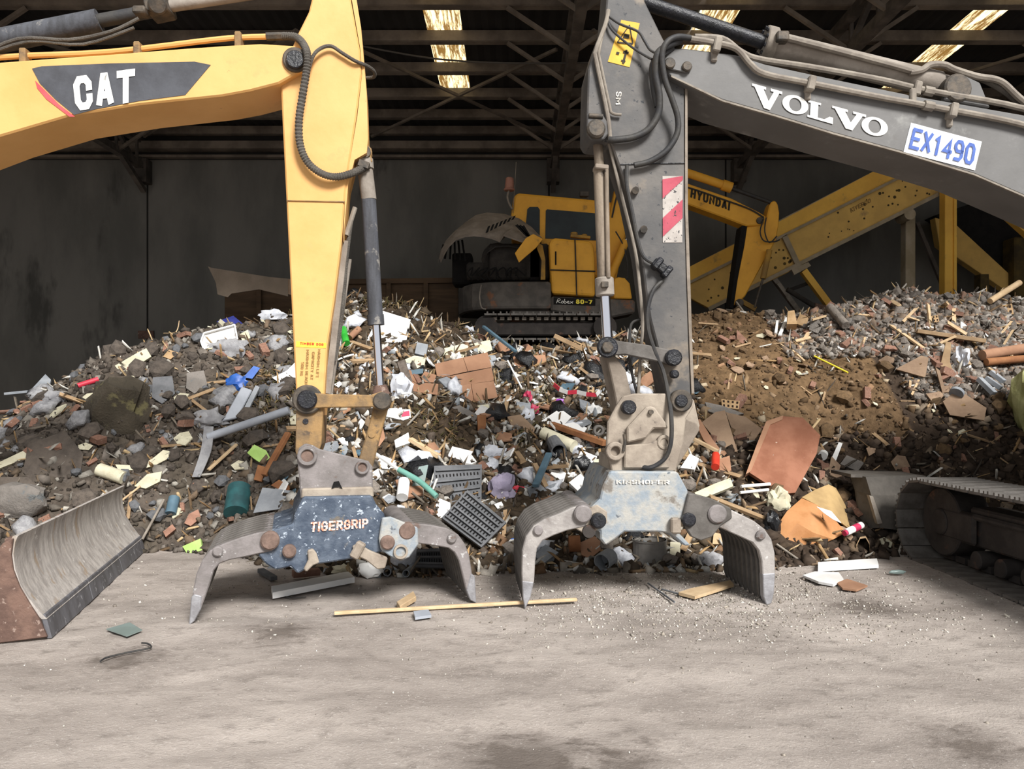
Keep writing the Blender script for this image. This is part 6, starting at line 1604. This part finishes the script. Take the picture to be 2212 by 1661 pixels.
MB().add([V(v) + p + V((.16, -.1, .26)) for v in vs_], fs_, True).build('body', 'sack_lime', t)
MB().tube([p + V((.10, -.36, .5)), p + V((.02, -.40, .3)), p + V((-.05, -.42, .05)), p + V((-.06, -.42, -.25))], .022).build('strap', 'hose_black', t)
rod('yellow_bar', 'thin yellow plastic bars on the brown soil', 'bar', 'yellow_label', (1758, 778), (1832, 812), .012, lift=.06)
# dark steel bucket lying behind the track
t = thing('digger_bucket', 'dark steel digger bucket lying in shade behind the track', 'bucket', (3.85, 8.0, 0))
PB = Plane(7.95)
MB().loft([[PB.at(x, y, d) for x, y, d in ((1838, 1024, .2), (1850, 1060, .12), (1855, 1100, .1), (1858, 1142, .1))], [PB.at(x, y, d) for x, y, d in ((1870, 1030, -.05), (1882, 1070, -.1), (1896, 1105, -.12), (1900, 1140, -.1))],
           [PB.at(x, y, d) for x, y, d in ((1980, 1026, .0), (1980, 1070, -.05), (1980, 1105, -.06), (1980, 1150, -.05))]], thick=(0, .04, 0), smooth=False).build('shell', 'bucket_steel', t)
plate(PB, [(1838, 1024), (2000, 1028), (2000, 1034), (1838, 1031)], .5, .0).build('lip', 'bucket_steel', t)
plate(PB, [(1878, 1070), (1886, 1072), (1906, 1130), (1896, 1132)], .06, -.16).build('cutting_edge', 'pipe_dusty', t)

# --- loose on the floor
board('skirting_board', 'long bright white board on the floor under the blue grab', 'board', 'bright_white', [(586, 1266), (752, 1234), (766, 1246), (589, 1280)], .05, floor=True)
rod('dark_bar', 'short black bar at the end of the white board', 'bar', 'slate', (563, 1240), (592, 1258), .03, square=True, floor=True)
blob('plaster_lump', 'big white plaster lump right of the blue grab centre', 'plaster', 'bright_white', (800, 1232), 26, 16, .8, .3, 71, floor=True)
blob('plaster_lump', 'yellowish board scrap behind the white floor board', 'scrap', 'cream', (740, 1232), 20, 12, .7, .4, 72, floor=True)
rod('brick_row', 'red-brown brick behind the long white floor board', 'brick', 'brick_red', (632, 1252), (690, 1246), .045, square=True, floor=True)
rod('steel_tube', 'grey steel tube with open end under the blue grab', 'tube', 'grey_board', (836, 1246), (850, 1214), .038, floor=True, hollow=True)
rod('steel_tube', 'shorter grey steel tube right of the first open tube', 'tube', 'grey_board', (877, 1248), (892, 1236), .034, floor=True, hollow=True)
board('wood_block', 'small pale wooden block lying on the floor', 'block', 'stick_pale', [(857, 1299), (893, 1276), (899, 1288), (864, 1309)], .04, floor=True, bevel=.004)
rod('timber_stake', 'long thin pale timber stake on the floor between both grabs', 'timber', 'stick_pale', (722, 1331), (1246, 1301), .018, square=True, floor=True)
board('blue_tag', 'small pale blue tag on the long timber stake', 'tag', 'grey_pipe', [(893, 1320), (925, 1316), (932, 1328), (897, 1333)], .02, floor=True)
board('glass_shard', 'greenish glass shard on the floor beside the blade', 'glass', 'glass_sheet', [(230, 1358), (280, 1344), (307, 1360), (274, 1373)], .008, floor=True)
board('floor_plank', 'flat tan plank on the floor inside the pale grab', 'plank', 'stick_pale', [(1466, 1279), (1490, 1271), (1577, 1253), (1585, 1261), (1501, 1288)], .025, floor=True)
rod('thin_rod', 'thin dark rod on the floor under the pale grab', 'rod', 'slate', (1400, 1263), (1457, 1304), .008, floor=True)
rod('thin_rod', 'second thin rod crossing towards the tan plank', 'rod', 'slate', (1430, 1276), (1494, 1294), .008, floor=True)
rod('thin_rod', 'rusty rod on the floor right of the pale grab', 'rod', 'pipe_dusty', (1675, 1180), (1722, 1216), .012, lift=.03)
t = thing('wire_loop', 'bent dark wire loop on the floor in front of the blade', 'wire', (-2.3, 4.55, 0))
def fl(px, py, z=.01):
    Y = CH * F / (py - CY); return V(((px - CX) / F * Y, Y, z))
MB().tube([fl(217, 1432), fl(230, 1424), fl(270, 1414), fl(300, 1408), fl(326, 1402), fl(320, 1394), fl(306, 1392)], .006, seg=6).build('wire', 'hose_black', t)
t = thing('wire_loop', 'small wire ring on the floor below the white board', 'wire', fl(636, 1290, 0))
MB().tube([fl(640, 1284), fl(614, 1283), fl(612, 1290), fl(632, 1294), fl(662, 1292)], .005, seg=6).build('wire', 'hose_black', t)

# ------------------------------------------------------------------ scattered pieces, each a thing of its own
rq = random.Random(77)
SC = []
def chunk_mesh(kind, seed):
    r = random.Random(seed)
    if kind == 'chunk':
        vs_, fs_ = blobmesh(.5, .42, .36, .55, seed, sub=1, sharp=.72)
    elif kind == 'brick':
        m = MB().box((0, 0, 0), (.86, .42, .28)); vs_, fs_ = m.v, m.f
        vs_ = [V((v.x + r.uniform(-.06, .06), v.y + r.uniform(-.05, .05), v.z + r.uniform(-.03, .03))) for v in vs_]
    elif kind == 'slat':
        m = MB().box((0, 0, 0), (1.0, .085, .05)); vs_, fs_ = m.v, m.f
        vs_ = [V((v.x + r.uniform(-.04, .04), v.y, v.z)) for v in vs_]
    elif kind == 'sheet':
        n = r.randint(4, 6); a0 = r.uniform(0, 6)
        pts = [V((.5 * cos(a0 + 2 * pi * i / n) * r.uniform(.7, 1.1), .4 * sin(a0 + 2 * pi * i / n) * r.uniform(.6, 1.1), r.uniform(-.03, .03))) for i in range(n)]
        m = MB().prism(pts, (0, 0, .07)); vs_, fs_ = m.v, m.f
    else:
        vs_, fs_ = blobmesh(.5, .42, .28, .8, seed, sub=2, freq=2.8)
    me = bpy.data.meshes.new(kind); me.from_pydata([tuple(v) for v in vs_], [], fs_)
    bm = bmesh.new(); bm.from_mesh(me); bmesh.ops.recalc_face_normals(bm, faces=bm.faces); bm.to_mesh(me); bm.free()
    if kind == 'film':
        for p in me.polygons: p.use_smooth = True
    return me
def scatter(name, label, cat, group, kind, mat, n, size, cond, lift=.25, flat=.5, squash=1.0):
    ms = []
    for s in range(4):
        me = chunk_mesh(kind, s * 5 + len(name)); me.materials.append(MAT[mat]); ms.append(me)
    k = 0; tries = 0
    while k < n and tries < n * 400:
        tries += 1
        x = rq.uniform(-7.2, 8.2); ty, cy = itp(TOX, TOY, x), itp(CRX, CRY, x)
        y = ty - .05 + (cy + .25 - ty) * rq.random()
        if abs(x / y) > .70: continue
        z = H(x, y)
        if z < .02 or not cond(x, y, z): continue
        s = size[0] + (size[1] - size[0]) * rq.random() ** 2.0
        ob = bpy.data.objects.new(name, ms[k % 4]); COL.objects.link(ob)
        p = V((x, y, z)); nn = nrm(p)
        q = nn.to_track_quat('Z', 'Y') @ Quaternion((0, 0, 1), rq.uniform(0, 6.28)) @ Quaternion(V((rq.uniform(-1, 1), rq.uniform(-1, 1), 0)).normalized(), rq.gauss(0, flat))
        ob.rotation_mode = 'QUATERNION'; ob.rotation_quaternion = q
        ob.location = p + nn * s * lift
        ob.scale = (s, s * rq.uniform(.75, 1.25), s * squash * rq.uniform(.8, 1.2))
        SC.append((ob, label, cat, group, s)); k += 1
tanz = lambda x, y, z: zone(x, y, z) == 'tan'
smooth_grass = lambda x, y, z: (-2.2 < x < -.7 and z > 2.35) or (-1.35 < x < -.45 and 1.0 < z < 1.55)
L_ = lambda x, y, z: x < -2.5
C_ = lambda x, y, z: -2.6 < x < 2.5 and not smooth_grass(x, y, z)
Rb = lambda x, y, z: zone(x, y, z) == 'rubble'
Lo = lambda x, y, z: x > 2.6 and not Rb(x, y, z)
scatter('stone', 'dark soil-caked stone', 'stone', 'dark stones in the left flank', 'chunk', 'dark_stone', 120, (.12, .46), L_, .12)
scatter('cobble', 'plain grey cobble', 'cobble', 'grey cobbles in the left flank', 'chunk', 'slate', 50, (.10, .3), L_, .2)
scatter('board_scrap', 'pale cream board scrap', 'board', 'pale scraps in the left flank', 'sheet', 'cream', 40, (.10, .28), L_, .12)
scatter('plastic_film', 'grey plastic film scrap', 'film', 'plastic film in the left flank', 'film', 'bag_grey', 18, (.12, .36), L_, .1)
scatter('timber_piece', 'thin brown timber piece', 'timber', 'timber in the left flank', 'slat', 'pine', 40, (.25, .6), L_, .06)
scatter('brick_piece', 'broken red brick', 'brick', 'brick pieces in the left flank', 'brick', 'brick_red', 36, (.12, .26), L_, .2)
scatter('board_scrap', 'white board scrap', 'board', 'white scraps in the middle', 'sheet', 'bright_white', 110, (.08, .3), C_, .16)
scatter('panel_scrap', 'grey sheet scrap', 'sheet', 'grey scraps in the middle', 'sheet', 'grey_board', 90, (.1, .34), C_, .14)
scatter('cardboard_scrap', 'brown cardboard scrap', 'cardboard', 'cardboard scraps in the middle', 'sheet', 'cardboard', 70, (.1, .34), C_, .16)
scatter('timber_piece', 'tan timber piece', 'timber', 'timber in the middle', 'slat', 'pine', 80, (.25, .75), C_, .08)
scatter('plastic_film', 'white plastic film scrap', 'film', 'plastic film in the middle', 'film', 'bag_white', 55, (.12, .34), C_, .12)
scatter('plastic_film', 'black gap-shade scrap', 'film', 'black gap shade in the middle', 'film', 'bag_black', 80, (.12, .42), C_, .08)  # black pieces stand in for the shaded gaps between the rubbish
scatter('rubble_lump', 'grey rubble lump', 'rubble', 'rubble lumps in the middle', 'chunk', 'concrete', 100, (.09, .28), C_, .2)
scatter('brick_piece', 'orange-brown brick piece', 'brick', 'brick pieces in the middle', 'brick', 'brick_red', 55, (.11, .26), C_, .2)
scatter('plastic_scrap', 'blue-grey plastic scrap', 'plastic', 'blue plastic in the middle', 'sheet', 'steel_blue', 30, (.1, .3), C_, .15)
scatter('concrete_chunk', 'broken grey concrete chunk', 'concrete', 'concrete chunks on the rubble heap', 'chunk', 'concrete', 260, (.09, .24), Rb, .25)
scatter('stone', 'pale grey stone', 'stone', 'pale stones on the rubble heap', 'chunk', 'stone_grey', 80, (.09, .2), Rb, .25)
scatter('brick_piece', 'brown brick piece', 'brick', 'brick pieces on the rubble heap', 'brick', 'brick_red', 50, (.12, .24), Rb, .25)
scatter('timber_piece', 'pale timber piece', 'timber', 'timber on the rubble heap', 'slat', 'stick_pale', 45, (.2, .6), Rb, .12)
scatter('board_scrap', 'bright white scrap', 'board', 'white scraps on the rubble heap', 'sheet', 'bright_white', 30, (.08, .2), Rb, .2)
scatter('soil_lump', 'brown soil lump', 'soil lump', 'soil lumps right of the arm', 'chunk', 'tan_soil', 60, (.10, .32), Lo, .12)
scatter('timber_piece', 'thin tan lath', 'timber', 'timber on the brown slope', 'slat', 'pine', 26, (.18, .5), Lo, .05)
scatter('board_scrap', 'small cream scrap', 'board', 'pale scraps on the brown slope', 'sheet', 'cream', 30, (.07, .18), Lo, .14)
scatter('brick_piece', 'reddish brick piece', 'brick', 'brick pieces on the brown slope', 'brick', 'brick_red', 40, (.1, .24), Lo, .18)
scatter('cardboard_scrap', 'dusty brown cardboard scrap', 'cardboard', 'cardboard on the brown slope', 'sheet', 'cardboard_dusty', 36, (.12, .3), Lo, .14)

# keep only what can be seen from the yard, and say of each piece which landmark it lies beside
ANCH = [('the navy box', 496, 696), ('the white tray', 474, 730), ('the cream plaster slab', 288, 780), ('the bent grey sheet', 86, 838), ('the sealant cartridge', 194, 833), ('the mossy boulder', 252, 890),
 ('the square paving slab', 352, 842), ('the light grey slab', 424, 826), ('the bright blue bag', 510, 835), ('the metal channel', 512, 872), ('the drain pipe', 550, 935), ('the grey plastic sheet', 452, 912),
 ('the hanging fabric strip', 445, 1000), ('the curved cream strip', 312, 994), ('the green foam', 558, 980), ('the teal drum', 518, 1090), ('the light blue can', 374, 1100), ('the dozer blade top', 200, 1075),
 ('the pale boulder', 38, 1096), ('the rusty pipe', 20, 902), ('the weathered log', 243, 1030), ('the green carton', 415, 1182), ('the tarpaulin', 115, 1000), ('the yellow arm', 640, 780), ('the yellow arm foot', 640, 960),
 ('the big plasterboard', 842, 715), ('the green bottle', 748, 740), ('the link bar', 745, 866), ('the white hanging bag', 866, 848), ('the dark plank', 888, 840), ('the flattened box', 1008, 820), ('the cream foam slab', 980, 762),
 ('the blue steel bar', 1068, 758), ('the torn white carton', 860, 895), ('the stone lintel', 1004, 892), ('the timber post', 1041, 930), ('the polystyrene block', 868, 950), ('the upright slotted panel', 986, 1050),
 ('the tilted slotted panel', 1025, 1120), ('the teal strip', 900, 1072), ('the lavender cloth', 1082, 1062), ('the holed cardboard tray', 1143, 782), ('the tan hollow brick', 1256, 750), ('the barrier tape', 1240, 868),
 ('the white paper sheets', 1205, 908), ('the cream roll', 1206, 966), ('the brown plank', 1250, 953), ('the black drain end', 1203, 985), ('the tan bracket', 1320, 940), ('the pale grab', 1400, 1090), ('the grey bucket', 1410, 1195),
 ('the tines of the pale grab', 1210, 1090), ('the blue grab', 740, 1140), ('the tracks of the burnt excavator', 1150, 715), ('the link of the grey arm', 1390, 755), ('the grey arm foot', 1490, 820), ('the red board', 1690, 985), ('the orange seat', 1752, 1130), ('the cream foam lump', 1676, 1092),
 ('the cardboard box flaps', 1580, 930), ('the flat greenish stone', 1565, 885), ('the yellow bars', 1795, 795), ('the red triangle', 1602, 727), ('the white laths', 1688, 718), ('the tan blocks', 1722, 688), ('the concrete pipe', 1811, 698),
 ('the hollow brick in the rubble', 2017, 690), ('the skyline pole', 2160, 650), ('the long tan beam', 2046, 742), ('the upright timber board', 2046, 772), ('the triangular board', 1975, 792), ('the flattened carton', 2085, 875), ('the lime sack', 2190, 880),
 ('the carpet roll', 2165, 778), ('the yellow post', 2054, 630), ('the white round lid', 1772, 992), ('the grey paving block', 1841, 1000), ('the digger bucket', 1900, 1060), ('the spray can', 1834, 1165), ('the crawler track', 2060, 1040)]
bpy.context.view_layer.update()
DG = bpy.context.evaluated_depsgraph_get()
EYE = V((0, 0, CH))
taken = set()
def seen(ob):
    M_ = ob.matrix_world; n = 0
    for f in [V((0, 0, 0))] + [v.co * .8 for v in ob.data.vertices[:12]]:
        d = M_ @ f - EYE
        ok, loc, nr, idx, o2, m2 = S.ray_cast(DG, EYE, d.normalized(), distance=d.length + .5)
        if ok and o2.name == ob.name: n += 1
    return n
def wname(s): return 'large' if s > .27 else 'mid-sized' if s > .17 else 'small'
drop = []
for ob, label, cat, group, s in SC:
    if seen(ob) < 2:
        drop.append(ob); continue
    p = ob.location; px, py = CX + p.x / p.y * F, CY - (p.z - CH) / p.y * F
    best = sorted(ANCH, key=lambda a: (a[1] - px) ** 2 + (a[2] - py) ** 2)
    full = None
    for pre in (wname(s) + ' ', ''):
        for nm, ax, ay in best[:9]:
            dx, dy = px - ax, py - ay; far = '' if dx * dx + dy * dy < 60 ** 2 else 'some way '
            w2 = (far + ('right of ' if dx > 0 else 'left of ')) if abs(dx) > abs(dy) else (far + ('below ' if dy > 0 else 'above '))
            c = (pre if not label.startswith(('small', 'thin')) else '') + label + ' ' + w2 + nm
            if full is None: full = c
            if c not in taken: full = c; break
        if full not in taken: break
    taken.add(full)
    tag(ob, full, cat, group)
for ob in drop: bpy.data.objects.remove(ob)
